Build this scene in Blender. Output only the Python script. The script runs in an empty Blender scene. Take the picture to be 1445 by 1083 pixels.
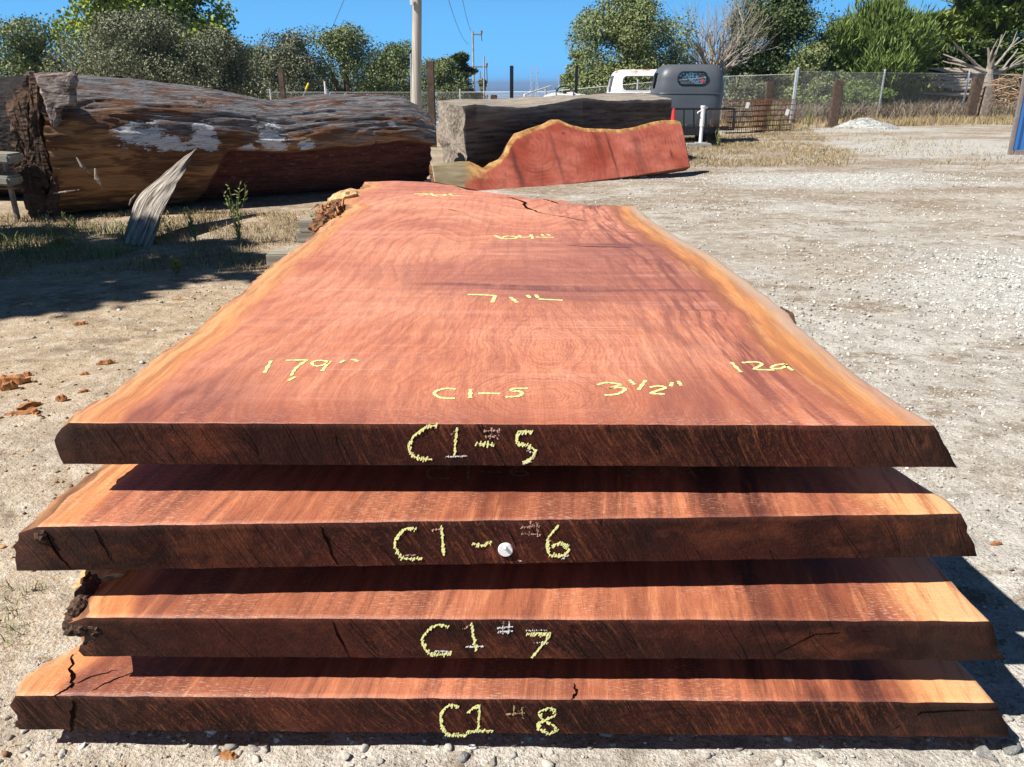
import bpy, bmesh, math, random
import numpy as np
from mathutils import Vector, Matrix, noise as mn
random.seed(7); rng = np.random.default_rng(11)
SC = bpy.context.scene; COL = SC.collection
PI = math.pi; R = math.radians
# ---------------------------------------------------------------- camera model
H = 1.274; F = 1085.0; PITCH = R(21.3); CX, CY = 722.5, 541.5
def ray(px, py):
    a = (px-CX)/F; b = (CY-py)/F
    return Vector((a, b*math.sin(PITCH)+math.cos(PITCH), b*math.cos(PITCH)-math.sin(PITCH)))
def atz(px, py, z):
    r = ray(px, py); t = (z-H)/r.z
    return Vector((r.x*t, r.y*t, z))
def aty(px, py, y):
    r = ray(px, py); t = y/r.y
    return Vector((r.x*t, y, H+r.z*t))
def sstep(a, b, x):
    t = max(0.0, min(1.0, (x-a)/(b-a))); return t*t*(3-2*t)
def nz(x, y=0, z=0): return mn.noise(Vector((x, y, z)))
def fbm(x, y=0, z=0, o=4):
    s = 0; a = 1; t = 0
    for i in range(o):
        s += a*nz(x, y, z); t += a; x *= 2.03; y *= 2.03; z *= 2.03; a *= .5
    return s/t
# ---------------------------------------------------------------- object helpers
def tag(o, label=None, cat=None, group=None, kind=None):
    if label: o['label'] = label
    if cat: o['category'] = cat
    if group: o['group'] = group
    if kind: o['kind'] = kind
    return o
def empty(name, loc=(0, 0, 0), rz=0, label=None, cat=None, group=None):
    o = bpy.data.objects.new(name, None); COL.objects.link(o)
    o.location = loc; o.rotation_euler = (0, 0, rz); o.empty_display_size = .1
    return tag(o, label, cat, group)
def mesh_np(name, v, f, mats, parent=None, smooth=False, attrs=None, mi=None):
    v = np.asarray(v, dtype=np.float32).reshape(-1, 3); f = np.asarray(f, dtype=np.int32)
    me = bpy.data.meshes.new(name)
    k = f.shape[1]; n = f.shape[0]
    me.vertices.add(len(v)); me.vertices.foreach_set('co', v.ravel())
    me.loops.add(n*k); me.loops.foreach_set('vertex_index', f.ravel())
    me.polygons.add(n); me.polygons.foreach_set('loop_start', np.arange(0, n*k, k, dtype=np.int32))
    me.polygons.foreach_set('loop_total', np.full(n, k, dtype=np.int32))
    me.update(calc_edges=True)
    return finish(name, me, mats, parent, smooth, attrs, mi)
def finish(name, me, mats, parent, smooth, attrs=None, mi=None):
    if not isinstance(mats, (list, tuple)): mats = [mats]
    for m in mats: me.materials.append(m)
    if smooth: me.polygons.foreach_set('use_smooth', np.ones(len(me.polygons), dtype=bool))
    if mi is not None: me.polygons.foreach_set('material_index', np.asarray(mi, dtype=np.int32))
    if attrs:
        for k_, a in attrs.items():
            at = me.attributes.new(k_, 'FLOAT', 'POINT'); at.data.foreach_set('value', np.asarray(a, dtype=np.float32))
    me.update()
    o = bpy.data.objects.new(name, me); COL.objects.link(o)
    if parent: o.parent = parent
    return o
class MB:
    def __init__(s): s.v = []; s.f = []; s.m = []
    def add(s, v, f, m=0):
        b = len(s.v); s.v += [tuple(p) for p in v]
        s.f += [tuple(i+b for i in q) for q in f]; s.m += [m]*len(f)
    def box(s, c, sz, rot=None, m=0, bev=0):
        x, y, z = sz[0]/2, sz[1]/2, sz[2]/2
        if bev:
            bm = bmesh.new(); bmesh.ops.create_cube(bm, size=1)
            for q in bm.verts: q.co = Vector((q.co.x*2*x, q.co.y*2*y, q.co.z*2*z))
            bmesh.ops.bevel(bm, geom=bm.edges[:], offset=bev, segments=2, affect='EDGES')
            v = [q.co.copy() for q in bm.verts]; f = [[w.index for w in p.verts] for p in bm.faces]; bm.free()
        else:
            v = [Vector((i, j, k)) for i in (-x, x) for j in (-y, y) for k in (-z, z)]
            f = [(0, 1, 3, 2), (4, 6, 7, 5), (0, 4, 5, 1), (2, 3, 7, 6), (0, 2, 6, 4), (1, 5, 7, 3)]
        if rot is not None: v = [rot @ p for p in v]
        c = Vector(c); s.add([p+c for p in v], f, m)
    def tube(s, pts, rad, n=8, m=0, cap=True):
        pts = [Vector(p) for p in pts]
        if not hasattr(rad, '__len__'): rad = [rad]*len(pts)
        vs = []; up = None
        for i, p in enumerate(pts):
            t = (pts[min(i+1, len(pts)-1)]-pts[max(i-1, 0)]).normalized()
            if up is None: up = Vector((0, 0, 1)) if abs(t.z) < .9 else Vector((1, 0, 0))
            a = t.cross(up)
            if a.length < 1e-5: a = t.cross(Vector((0, 1, 0)))
            a.normalize(); b = a.cross(t); up = b
            for k in range(n):
                an = 2*PI*k/n; vs.append(p+(a*math.cos(an)+b*math.sin(an))*rad[i])
        fs = [(i*n+k, i*n+(k+1) % n, (i+1)*n+(k+1) % n, (i+1)*n+k) for i in range(len(pts)-1) for k in range(n)]
        if cap: fs += [tuple(range(n-1, -1, -1)), tuple((len(pts)-1)*n+k for k in range(n))]
        s.add(vs, fs, m)
    def build(s, name, mats, parent=None, smooth=False):
        me = bpy.data.meshes.new(name); me.from_pydata(s.v, [], s.f)
        bm = bmesh.new(); bm.from_mesh(me); bmesh.ops.recalc_face_normals(bm, faces=bm.faces); bm.to_mesh(me); bm.free()
        o = finish(name, me, mats, parent, False, None, s.m)
        if smooth:
            me.polygons.foreach_set('use_smooth', np.ones(len(me.polygons), dtype=bool))
            try: me.set_sharp_from_angle(angle=R(40))
            except Exception: pass
        return o
# ---------------------------------------------------------------- material helper
class G:
    def __init__(s, name):
        s.mat = bpy.data.materials.new(name); s.mat.use_nodes = True
        s.nt = s.mat.node_tree; s.nt.nodes.clear()
    def n(s, t, **kw):
        x = s.nt.nodes.new('ShaderNode'+t)
        for k, v in kw.items(): setattr(x, k, v)
        return x
    def put(s, sock, v):
        if isinstance(v, bpy.types.NodeSocket): s.nt.links.new(v, sock)
        elif v is not None:
            if isinstance(v, (tuple, list)) and len(v) == 3 and sock.type == 'RGBA': v = (*v, 1)
            sock.default_value = v
    def math(s, op, a, b=None, clamp=False, c=None):
        x = s.n('Math', operation=op, use_clamp=clamp); s.put(x.inputs[0], a)
        if b is not None: s.put(x.inputs[1], b)
        if c is not None: s.put(x.inputs[2], c)
        return x.outputs[0]
    def mix(s, f, a, b, bl='MIX'):
        x = s.n('Mix', data_type='RGBA', blend_type=bl); s.put(x.inputs[0], f); s.put(x.inputs[6], a); s.put(x.inputs[7], b)
        return x.outputs[2]
    def ramp(s, f, st, interp='LINEAR'):
        x = s.n('ValToRGB'); e = x.color_ramp.elements; x.color_ramp.interpolation = interp
        for i, (p, c) in enumerate(st):
            q = e[i] if i < 2 else e.new(p)
            q.position = p; q.color = (c, c, c, 1) if not hasattr(c, '__len__') else (*c, 1)
        s.put(x.inputs[0], f); return x.outputs[0]
    def noise(s, v, sc, det=3, ro=.55, di=0):
        x = s.n('TexNoise'); s.put(x.inputs['Vector'], v); s.put(x.inputs['Scale'], sc); s.put(x.inputs['Detail'], det)
        s.put(x.inputs['Roughness'], ro); s.put(x.inputs['Distortion'], di); return x.outputs[0]
    def vor(s, v, sc, feat='F1', out=0):
        x = s.n('TexVoronoi', feature=feat); s.put(x.inputs['Vector'], v); s.put(x.inputs['Scale'], sc); return x.outputs[out]
    def map(s, v, sc=(1, 1, 1), rot=(0, 0, 0), loc=(0, 0, 0)):
        x = s.n('Mapping'); s.put(x.inputs[0], v); x.inputs['Scale'].default_value = sc
        x.inputs['Rotation'].default_value = rot; x.inputs['Location'].default_value = loc; return x.outputs[0]
    def attr(s, a): return s.n('Attribute', attribute_name=a).outputs['Fac']
    def obj(s): return s.n('TexCoord').outputs['Object']
    def pos(s): return s.n('NewGeometry').outputs['Position']
    def isl(s): return s.n('NewGeometry').outputs['Random Per Island']
    def sep(s, v):
        x = s.n('SeparateXYZ'); s.put(x.inputs[0], v); return x.outputs
    def bump(s, h, st=.3, di=.01, nrm=None):
        x = s.n('Bump'); s.put(x.inputs['Height'], h); x.inputs['Strength'].default_value = st
        x.inputs['Distance'].default_value = di
        if nrm: s.put(x.inputs['Normal'], nrm)
        return x.outputs[0]
    def out(s, col, rough=.7, nrm=None, spec=.5, alpha=None, metal=0, **kw):
        b = s.n('BsdfPrincipled'); s.put(b.inputs['Base Color'], col); s.put(b.inputs['Roughness'], rough)
        s.put(b.inputs['Specular IOR Level'], spec); s.put(b.inputs['Metallic'], metal)
        if nrm: s.put(b.inputs['Normal'], nrm)
        if alpha is not None: s.put(b.inputs['Alpha'], alpha)
        for k, v in kw.items(): s.put(b.inputs[k.replace('_', ' ')], v)
        o = s.n('OutputMaterial'); s.nt.links.new(b.outputs[0], o.inputs[0]); return s.mat
def plain(name, col, rough=.6, var=.15, sc=8, metal=0, bump=0, spec=.5):
    g = G(name); p = g.obj(); n = g.noise(p, sc, 4)
    c2 = tuple(x*(1-var*2) for x in col); c1 = tuple(min(1, x*(1+var)) for x in col)
    c = g.mix(g.ramp(n, [(.3, 0), (.7, 1)]), c2, c1)
    return g.out(c, rough, g.bump(g.noise(p, sc*6, 3), bump, .01) if bump else None, spec, metal=metal)

# ================================================================ materials
def wood_top(name, seed, dull=0, ringf=24., strk=.30):
    g = G(name); p = g.map(g.obj(), loc=(seed*1.7, seed*2.3, 0))
    ring = g.attr('ring'); e = g.attr('edge_dist'); st = g.attr('stain'); sv = g.attr('sap_var')
    warp = g.noise(g.map(p, (4, 2.6, 1)), 1, 2); wig = g.noise(g.map(p, (26, 18, 1)), 1, 3, .6)
    near = g.ramp(ring, [(.02, 1), (.42, 0)])
    pw = g.math('ADD', ring, g.math('MULTIPLY', g.math('SUBTRACT', warp, .5), .10))
    ph = g.math('MULTIPLY', g.math('POWER', g.math('MAXIMUM', pw, .0005), .75), ringf*6.283)
    ph = g.math('ADD', ph, g.math('MULTIPLY', g.math('SUBTRACT', wig, .5), g.math('MULTIPLY_ADD', near, 7., c=2.4)))
    def ridge(x, pw_):
        y = g.math('MULTIPLY_ADD', g.math('SINE', x), .5, c=.5); return g.math('POWER', y, pw_)
    r1 = ridge(ph, 6.); r2 = ridge(g.math('MULTIPLY_ADD', ph, 3.1, c=.6), 2.5)
    big = g.noise(g.map(p, (1.0, 1.6, 1)), 1, 4, .6)
    col = g.mix(g.ramp(big, [(.36, 0), (.64, 1)]), (.64, .195, .082), (.94, .400, .222))
    cb = g.n('CombineXYZ'); g.put(cb.inputs[0], g.math('MULTIPLY', ph, .40)); g.put(cb.inputs[1], g.math('MULTIPLY', big, .9)); bn = g.noise(cb.outputs[0], 1.0, 4, .7)
    col = g.mix(g.math('MULTIPLY', g.ramp(bn, [(.36, 1), (.50, 0)]), .45), col, (.44, .135, .080))
    col = g.mix(g.math('MULTIPLY', g.ramp(bn, [(.54, 0), (.66, 1)]), .45), col, (.92, .47, .32))
    rmask = g.ramp(g.noise(p, 1.9, 3), [(.32, .25), (.56, 1)])
    col = g.mix(g.math('MULTIPLY', g.math('MULTIPLY', r1, rmask), .32), col, (.26, .065, .035))
    col = g.mix(g.math('MULTIPLY', g.math('MULTIPLY', r2, g.math('MULTIPLY_ADD', near, .75, c=.12)), .55), col, (.30, .075, .038))
    bd = g.attr('band'); bnn = g.noise(g.map(p, (1.5, 14, 1)), 1, 5, .7)
    col = g.mix(g.math('MULTIPLY', bd, g.ramp(bnn, [(.32, .85), (.66, .30)])), col, (.34, .105, .070))
    col = g.mix(g.math('MULTIPLY', bd, g.ramp(bnn, [(.60, 0), (.72, .5)])), col, (.78, .36, .28))
    fib = g.noise(g.map(p, (210, 14, 1)), 1, 4, .65); fib2 = g.noise(g.map(p, (34, 2.6, 1)), 1, 4, .6)
    col = g.mix(g.math('MULTIPLY', g.ramp(fib, [(.40, 1), (.54, 0)]), .30), col, (.30, .07, .035))
    col = g.mix(g.math('MULTIPLY', g.ramp(fib2, [(.38, 1), (.52, 0)]), strk), col, (.24, .065, .038))
    spk = g.noise(p, 330, 4, .75); cl = g.noise(p, 26, 4, .65)
    col = g.mix(g.math('MULTIPLY', g.ramp(spk, [(.40, 1), (.50, 0)]), .24), col, (.26, .06, .03))
    col = g.mix(g.math('MULTIPLY', g.ramp(cl, [(.42, 1), (.58, 0)]), .16), col, (.36, .09, .05))
    # cross saw marks: soft wide smears and thin light chatter
    saw = g.noise(g.map(p, (1.6, 60, 1)), 1, 3, .65); sawb = g.noise(g.map(p, (.8, 9, 1), loc=(3, 1, 0)), 1, 5, .68)
    sawm = g.math('MULTIPLY', g.ramp(saw, [(.54, 0), (.70, 1)]), g.ramp(g.noise(g.map(p, (2, 4, 1)), 1, 3), [(.46, 0), (.64, 1)]))
    col = g.mix(g.math('MULTIPLY', sawm, .40), col, (.88, .50, .38))
    col = g.mix(g.math('MULTIPLY', g.ramp(sawb, [(.32, 1), (.46, 0)]), .34), col, (.33, .12, .09))
    col = g.mix(g.math('MULTIPLY', g.ramp(sawb, [(.55, 0), (.70, 1)]), .32), col, (.86, .42, .31))
    stn = g.math('ADD', g.math('MULTIPLY', fib2, .6), g.math('MULTIPLY', g.noise(g.map(p, (9, 2.4, 1)), 1, 4, .65), .6))
    stm = g.math('MULTIPLY', st, g.ramp(stn, [(.46, .30), (.64, 1)]), True)
    col = g.mix(g.math('MULTIPLY', stm, .86), col, (.155, .040, .034))
    # streaks that run along the live edge
    ce = g.n('CombineXYZ'); g.put(ce.inputs[0], g.math('MULTIPLY', e, 3.4)); g.put(ce.inputs[1], g.math('MULTIPLY', g.sep(p)[1], 1.3)); es = g.noise(ce.outputs[0], 1.6, 5, .68)
    tz = g.math('MULTIPLY', g.ramp(g.math('DIVIDE', e, 4.), [(.16, 0), (.26, 1)]), g.ramp(g.math('DIVIDE', e, 4.), [(.34, 1), (.75, 0)]))
    col = g.mix(g.math('MULTIPLY', g.math('MULTIPLY', tz, sv), g.ramp(es, [(.40, 1), (.54, 0)])), col, (.22, .055, .035))
    # sapwood
    en = g.math('ADD', e, g.math('MULTIPLY', g.math('SUBTRACT', g.noise(g.map(p, (5, 3, 1)), 1, 5, .6), .5), .60))
    en = g.math('ADD', en, g.math('MULTIPLY', g.math('SUBTRACT', g.noise(g.map(p, (60, 3, 1)), 1, 3), .5), .22))
    sapc = g.ramp(en, [(0, (.46, .32, .23)), (.14, (.66, .38, .20)), (.30, (.64, .30, .09)), (.52, (.70, .27, .07)), (.74, (.30, .085, .03)), (1, (.50, .14, .06))])
    sapo = g.ramp(en, [(0, (.36, .14, .06)), (.07, (.80, .44, .19)), (.45, (.86, .37, .13)), (1, (.66, .22, .09))])
    sap = g.mix(sv, sapo, sapc)
    sap = g.mix(g.math('MULTIPLY', g.ramp(fib2, [(.40, 1), (.56, 0)]), .40), sap, (.32, .11, .035))
    sap = g.mix(g.math('MULTIPLY', g.ramp(fib, [(.42, 1), (.56, 0)]), .25), sap, (.30, .10, .04))
    sap = g.mix(g.math('MULTIPLY', g.ramp(es, [(.38, 1), (.50, 0)]), .65), sap, (.36, .13, .035))
    sap = g.mix(g.math('MULTIPLY', g.ramp(es, [(.54, 0), (.66, 1)]), .40), sap, (.86, .48, .20))
    pb = g.ramp(g.math('ADD', e, g.math('MULTIPLY', g.math('SUBTRACT', es, .5), .35)), [(.16, 1), (.30, 0)])
    pn = g.ramp(g.noise(g.map(p, (3, 2.2, 1)), 1, 4, .65), [(.36, .25), (.58, .8)])
    sap = g.mix(g.math('MULTIPLY', g.math('MULTIPLY', pb, sv), pn), sap, (.50, .36, .26))
    col = g.mix(g.ramp(en, [(.74, 1), (.98, 0)]), col, sap)
    # torn white fuzz at the front edge, and a browner tone fading back from it
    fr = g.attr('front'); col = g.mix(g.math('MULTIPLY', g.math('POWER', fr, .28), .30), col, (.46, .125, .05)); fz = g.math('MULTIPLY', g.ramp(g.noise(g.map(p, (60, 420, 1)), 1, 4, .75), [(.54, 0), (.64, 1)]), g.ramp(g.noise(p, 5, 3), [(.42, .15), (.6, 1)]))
    col = g.mix(g.math('MULTIPLY', fz, g.math('MULTIPLY_ADD', fr, .55, c=.12)), col, (.90, .55, .42))
    if dull:    # weathered lower slabs: brown heart with dark lengthwise streaks, pale gold sapwood
        q2 = g.map(p, rot=(0, 0, R(8)))
        d1 = g.noise(g.map(q2, (11, 1.6, 1)), 1, 5, .65); d2 = g.noise(g.map(q2, (38, 3.2, 1)), 1, 5, .7); d3 = g.noise(g.map(p, (1.6, .8, 1), loc=(2, 5, 0)), 1, 2)
        hb = g.mix(g.ramp(d3, [(.40, 0), (.60, 1)]), (.25, .072, .032), (.49, .165, .082))
        col = g.mix(g.math('MULTIPLY_ADD', g.ramp(en, [(.70, 0), (1.05, 1)]), dull+.25, c=0.), col, hb)
        ft = g.ramp(g.math('DIVIDE', e, 5.), [(.14, 0), (.22, 1)])
        nr_ = g.math('MULTIPLY_ADD', g.math('MULTIPLY', g.ramp(g.math('DIVIDE', e, 5.), [(.25, 1), (.75, 0)]), sv), .85, c=.42)
        col = g.mix(g.math('MULTIPLY', g.math('MULTIPLY', g.ramp(d1, [(.38, 1), (.54, 0)]), ft), nr_), col, (.095, .026, .018))
        col = g.mix(g.math('MULTIPLY', g.math('MULTIPLY', g.ramp(d2, [(.40, 1), (.50, 0)]), ft), .50), col, (.15, .042, .028))
        col = g.mix(g.math('MULTIPLY', g.math('MULTIPLY', g.ramp(d2, [(.56, 0), (.66, 1)]), ft), .35), col, (.80, .34, .16))
        gold = g.mix(g.ramp(d2, [(.36, 0), (.50, 1)]), (.42, .16, .05), (.80, .42, .19))
        col = g.mix(g.math('MULTIPLY', g.math('MULTIPLY', g.ramp(en, [(.40, .85), (.85, 0)]), sv), 1.), col, gold)
        col = g.mix(g.math('MULTIPLY', fz, .45), col, (.88, .60, .46))
    h = g.math('ADD', g.math('MULTIPLY', spk, .8), g.math('ADD', g.math('MULTIPLY', saw, .7), fib))
    return g.out(col, g.ramp(big, [(.3, .46), (.7, .60)]), g.bump(h, .45, .003), .60, Sheen_Weight=0 if dull else .12, Sheen_Roughness=.45)
def end_grain(name, seed):
    g = G(name); p0 = g.map(g.pos(), loc=(seed*1.3, 0, seed*.7))
    w = g.n('TexNoise'); g.put(w.inputs['Vector'], p0); w.inputs['Scale'].default_value = 3.5; w.inputs['Detail'].default_value = 2
    wv = g.n('VectorMath', operation='MULTIPLY_ADD'); g.put(wv.inputs[0], w.outputs[1]); wv.inputs[1].default_value = (.07, 0, .07); g.put(wv.inputs[2], p0); pw = wv.outputs[0]
    p = g.map(pw, rot=(0, R(24+seed*3), 0))
    st = g.noise(g.map(p, (150, 60, 14)), 1, 5, .7); st2 = g.noise(g.map(p, (22, 8, 3.5)), 1, 4, .6)
    big = g.noise(g.map(p0, (3.4, 1, 7)), 1, 4, .6); fz = g.noise(g.map(p, (230, 200, 110)), 1, 3, .75); mid = g.noise(p0, 38, 4, .65)
    arcs = g.math('SINE', g.math('ADD', g.math('MULTIPLY', g.noise(g.map(p0, (1.6, 1, 3)), 1, 1), 130.), g.math('MULTIPLY', mid, 3.)))
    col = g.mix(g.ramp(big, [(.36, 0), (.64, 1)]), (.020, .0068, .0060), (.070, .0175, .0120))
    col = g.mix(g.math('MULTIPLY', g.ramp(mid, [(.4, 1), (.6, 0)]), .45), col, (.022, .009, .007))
    sm = g.ramp(g.noise(p0, 2.1, 2), [(.42, .12), (.62, 1)])
    col = g.mix(g.math('MULTIPLY', g.ramp(st, [(.52, 0), (.66, 1)]), g.math('MULTIPLY', sm, .6)), col, (.26, .085, .035))
    col = g.mix(g.math('MULTIPLY', g.ramp(arcs, [(.35, 0), (1, 1)]), g.ramp(g.noise(g.map(p0, loc=(7, 3, 0)), 1.9, 1), [(.50, 0), (.62, .6)])), col, (.018, .008, .006))
    col = g.mix(g.math('MULTIPLY', g.ramp(st2, [(.30, 1), (.42, 0)]), .35), col, (.022, .010, .008))
    cr = g.noise(g.map(p, (34, 20, 1.8), loc=(4, 0, 2)), 1, 1)
    col = g.mix(g.ramp(g.math('ABSOLUTE', g.math('SUBTRACT', cr, .62)), [(0, .9), (.006, 0)]), col, (.008, .004, .003))
    col = g.mix(g.math('MULTIPLY', g.ramp(fz, [(.56, 0), (.66, 1)]), g.math('MULTIPLY', sm, .42)), col, (.26, .085, .04))
    xe = g.ramp(g.math('ADD', g.math('ABSOLUTE', g.sep(g.pos())[0]), g.math('MULTIPLY', g.math('SUBTRACT', big, .5), .5)), [(.62, 0), (.80, 1)])
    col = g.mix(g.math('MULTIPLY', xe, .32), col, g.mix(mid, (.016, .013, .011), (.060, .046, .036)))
    bl2 = g.noise(g.map(p0, (5, 1, 9), loc=(1, 1, 1)), 1, 4, .65); col = g.mix(g.math('MULTIPLY', g.ramp(bl2, [(.54, 0), (.68, 1)]), .5), col, (.15, .045, .022))
    h = g.math('ADD', g.math('MULTIPLY', st, 1.2), g.math('ADD', fz, g.math('MULTIPLY', g.ramp(g.math('ABSOLUTE', g.math('SUBTRACT', cr, .62)), [(0, 0), (.012, 1)]), 1.)))
    return g.out(col, .82, g.bump(h, .8, .004), .12)
def bark_mat(name, a=(.05, .022, .014), b=(.26, .13, .07), sc=1., hi=(.42, .20, .075)):
    g = G(name); p = g.obj(); w = g.noise(p, 3*sc, 4)
    n = g.noise(g.map(p, (14*sc, 14*sc, 30*sc)), 1, 5, .65, .6); v = g.vor(g.map(p, (9*sc, 9*sc, 20*sc)), 1.4, 'F1')
    c = g.mix(g.ramp(n, [(.3, 0), (.72, 1)]), a, b)
    c = g.mix(g.ramp(w, [(.5, 0), (.72, .6)]), c, hi)
    return g.out(c, .85, g.bump(g.math('ADD', n, v), .9, .02), .25)
M = {}
M['darklog'] = bark_mat('shaded_log', (.005, .004, .004), (.035, .030, .030), 1, (.02, .018, .018))  # shade over the far-left log is put into its near-black colours
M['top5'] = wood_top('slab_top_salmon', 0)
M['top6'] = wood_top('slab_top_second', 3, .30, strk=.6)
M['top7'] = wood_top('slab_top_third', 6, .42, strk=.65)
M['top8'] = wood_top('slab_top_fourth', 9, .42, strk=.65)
for i in (5, 6, 7, 8): M['end%d' % i] = end_grain('sawn_end_%d' % i, i-4)
M['bark'] = bark_mat('shaggy_bark')
M['bark_dark'] = bark_mat('dark_bark', (.016, .010, .008), (.12, .072, .050), 1, (.17, .09, .05))
g = G('sap_edge'); p = g.pos(); n = g.noise(g.map(p, (10, 10, 60)), 1, 5, .6)
M['sapedge'] = g.out(g.mix(g.ramp(n, [(.3, 0), (.7, 1)]), (.10, .045, .025), (.42, .20, .09)), .8, g.bump(n, .9, .012), .3)

def chalk(name, c, thr=.47):
    g = G(name); p = g.pos()
    n = g.noise(g.map(p, (520, 520, 120), rot=(0, R(25), 0)), 1, 2, .6); n2 = g.noise(p, 60, 2)
    a = g.math('GREATER_THAN', g.math('ADD', g.math('MULTIPLY', n, .7), g.math('MULTIPLY', n2, .3)), thr)
    return g.out(g.mix(n2, c, tuple(x*.9 for x in c)), .9, None, .1, alpha=a)
M['chalk'] = chalk('yellow_chalk', (.95, .93, .40), .40)
M['chalk_top'] = chalk('yellow_chalk_flat', (.97, .88, .36), .36)
M['chalk_faint'] = chalk('worn_chalk', (.55, .42, .22), .5)
M['chalk_white'] = chalk('white_chalk', (.88, .86, .86), .47)
M['chalk_pink'] = chalk('pinkish_chalk', (.70, .42, .34), .50)

# big weathered log (attribute cut: 1 on the freshly split red hollow; up: 0 underside..1 top)
g = G('weathered_log'); p = g.obj(); u = g.attr('up'); cut = g.attr('cut'); sx = g.attr('along')
fib = g.noise(g.map(p, (2.6, 24, 24)), 1, 6, .66, .7); bl = g.noise(g.map(p, (1.1, 3.2, 3.2)), 1, 4, .6, .5); fine = g.noise(g.map(p, (7, 110, 110)), 1, 3)
grey = g.mix(g.ramp(fib, [(.34, 0), (.62, 1)]), (.055, .048, .050), (.36, .35, .375))
brn = g.mix(g.ramp(fib, [(.3, 0), (.68, 1)]), (.035, .016, .010), (.42, .185, .07))
brn = g.mix(g.ramp(g.noise(g.map(p, (1.4, 4, 4), loc=(5, 2, 1)), 1, 3, .6, .6), [(.49, 0), (.55, .8)]), brn, (.56, .28, .11))
m1 = g.ramp(g.math('ADD', g.math('SUBTRACT', u, g.math('MULTIPLY', g.ramp(sx, [(.05, 1), (.38, 0)]), .17)), g.math('MULTIPLY', g.math('SUBTRACT', bl, .5), 1.1)), [(.55, 0), (.76, 1)])
col = g.mix(m1, brn, grey)
rust = g.math('MULTIPLY', g.ramp(g.noise(g.map(p, (2.2, 13, 13), loc=(2, 7, 3)), 1, 3, .55, .8), [(.51, 0), (.60, 1)]), .85)
col = g.mix(rust, col, (.20, .075, .028))
wm = g.ramp(g.math('ADD', g.attr('pale_patch'), g.math('MULTIPLY', g.math('SUBTRACT', g.noise(g.map(p, (6, 16, 16)), 1, 6, .75), .5), 2.4)), [(.52, 0), (.56, 1)])  # mask of ragged pale blue-white patches on the log flank
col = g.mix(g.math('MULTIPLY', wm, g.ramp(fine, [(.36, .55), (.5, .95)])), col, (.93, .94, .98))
red = g.mix(g.ramp(fib, [(.3, 0), (.7, 1)]), (.034, .011, .009), (.25, .066, .042))
red = g.mix(g.math('MULTIPLY', g.ramp(g.noise(g.map(p, (12, 40, 40)), 1, 4, .7), [(.56, 0), (.66, 1)]), .6), red, (.36, .20, .17))
col = g.mix(cut, col, red)
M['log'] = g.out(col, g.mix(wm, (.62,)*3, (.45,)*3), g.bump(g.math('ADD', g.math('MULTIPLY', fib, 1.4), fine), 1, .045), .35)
g = G('grey_beam'); p = g.map(g.obj(), rot=(0, 0, R(-45)))
fib = g.noise(g.map(p, (1.3, 24, 24)), 1, 5, .6, .3); bl = g.noise(g.map(p, (.9, 2.5, 2.5)), 1, 3)
up = g.sep(g.n('NewGeometry').outputs['Normal'])[2]
c = g.mix(g.ramp(fib, [(.3, 0), (.7, 1)]), (.022, .014, .012), (.190, .128, .098)); c = g.mix(g.ramp(bl, [(.45, 0), (.7, .5)]), c, (.07, .028, .018))
ct = g.mix(g.ramp(fib, [(.3, 0), (.65, 1)]), (.14, .115, .095), (.42, .37, .31))
c = g.mix(g.attr('weather'), c, ct)
M['rim'] = None
M['beam'] = g.out(c, .8, g.bump(fib, .9, .02), .3)
g = G('torn_rim'); p = g.obj(); f_ = g.noise(g.map(p, (2.5, 10, 22)), 1, 5, .65, .6)
M['rim'] = g.out(g.mix(g.ramp(f_, [(.36, 0), (.64, 1)]), (.045, .026, .02), (.34, .29, .27)), .85, g.bump(f_, .9, .03), .2)
g = G('leaning_plank'); cx_ = g.n('CombineXYZ'); g.put(cx_.inputs[0], g.attr('across')); g.put(cx_.inputs[1], g.attr('along'))
f_ = g.noise(g.map(cx_.outputs[0], (34, 2.2, 1)), 1, 5, .65, .3); f2_ = g.noise(g.map(cx_.outputs[0], (9, 1.2, 1), loc=(3, 3, 0)), 1, 4, .6)
c = g.mix(g.ramp(f_, [(.36, 0), (.62, 1)]), (.085, .070, .060), (.50, .45, .39)); c = g.mix(g.ramp(f2_, [(.36, .85), (.46, 0)]), c, (.04, .028, .022))
M['leanplank'] = g.out(c, .85, g.bump(g.math('ADD', f_, f2_), .9, .02), .2)
g = G('weathered_plank'); p = g.map(g.obj(), rot=(0, R(-32), 0)); fib = g.noise(g.map(p, (30, 22, 1.6)), 1, 5, .65, .3); b2 = g.noise(p, 4, 3)
c = g.mix(g.ramp(fib, [(.38, 0), (.62, 1)]), (.07, .055, .045), (.56, .49, .41)); c = g.mix(g.ramp(b2, [(.5, 0), (.7, .5)]), c, (.22, .12, .07))
M['plank'] = g.out(c, .85, g.bump(fib, .8, .01), .2)
g = G('grey_lumber'); p = g.obj(); fib = g.noise(g.map(p, (3, 60, 60)), 1, 4, .6)
M['lumber'] = g.out(g.mix(g.ramp(fib, [(.3, 0), (.7, 1)]), (.17, .15, .12), (.42, .40, .34)), .85, g.bump(fib, .5, .006), .2)

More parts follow.
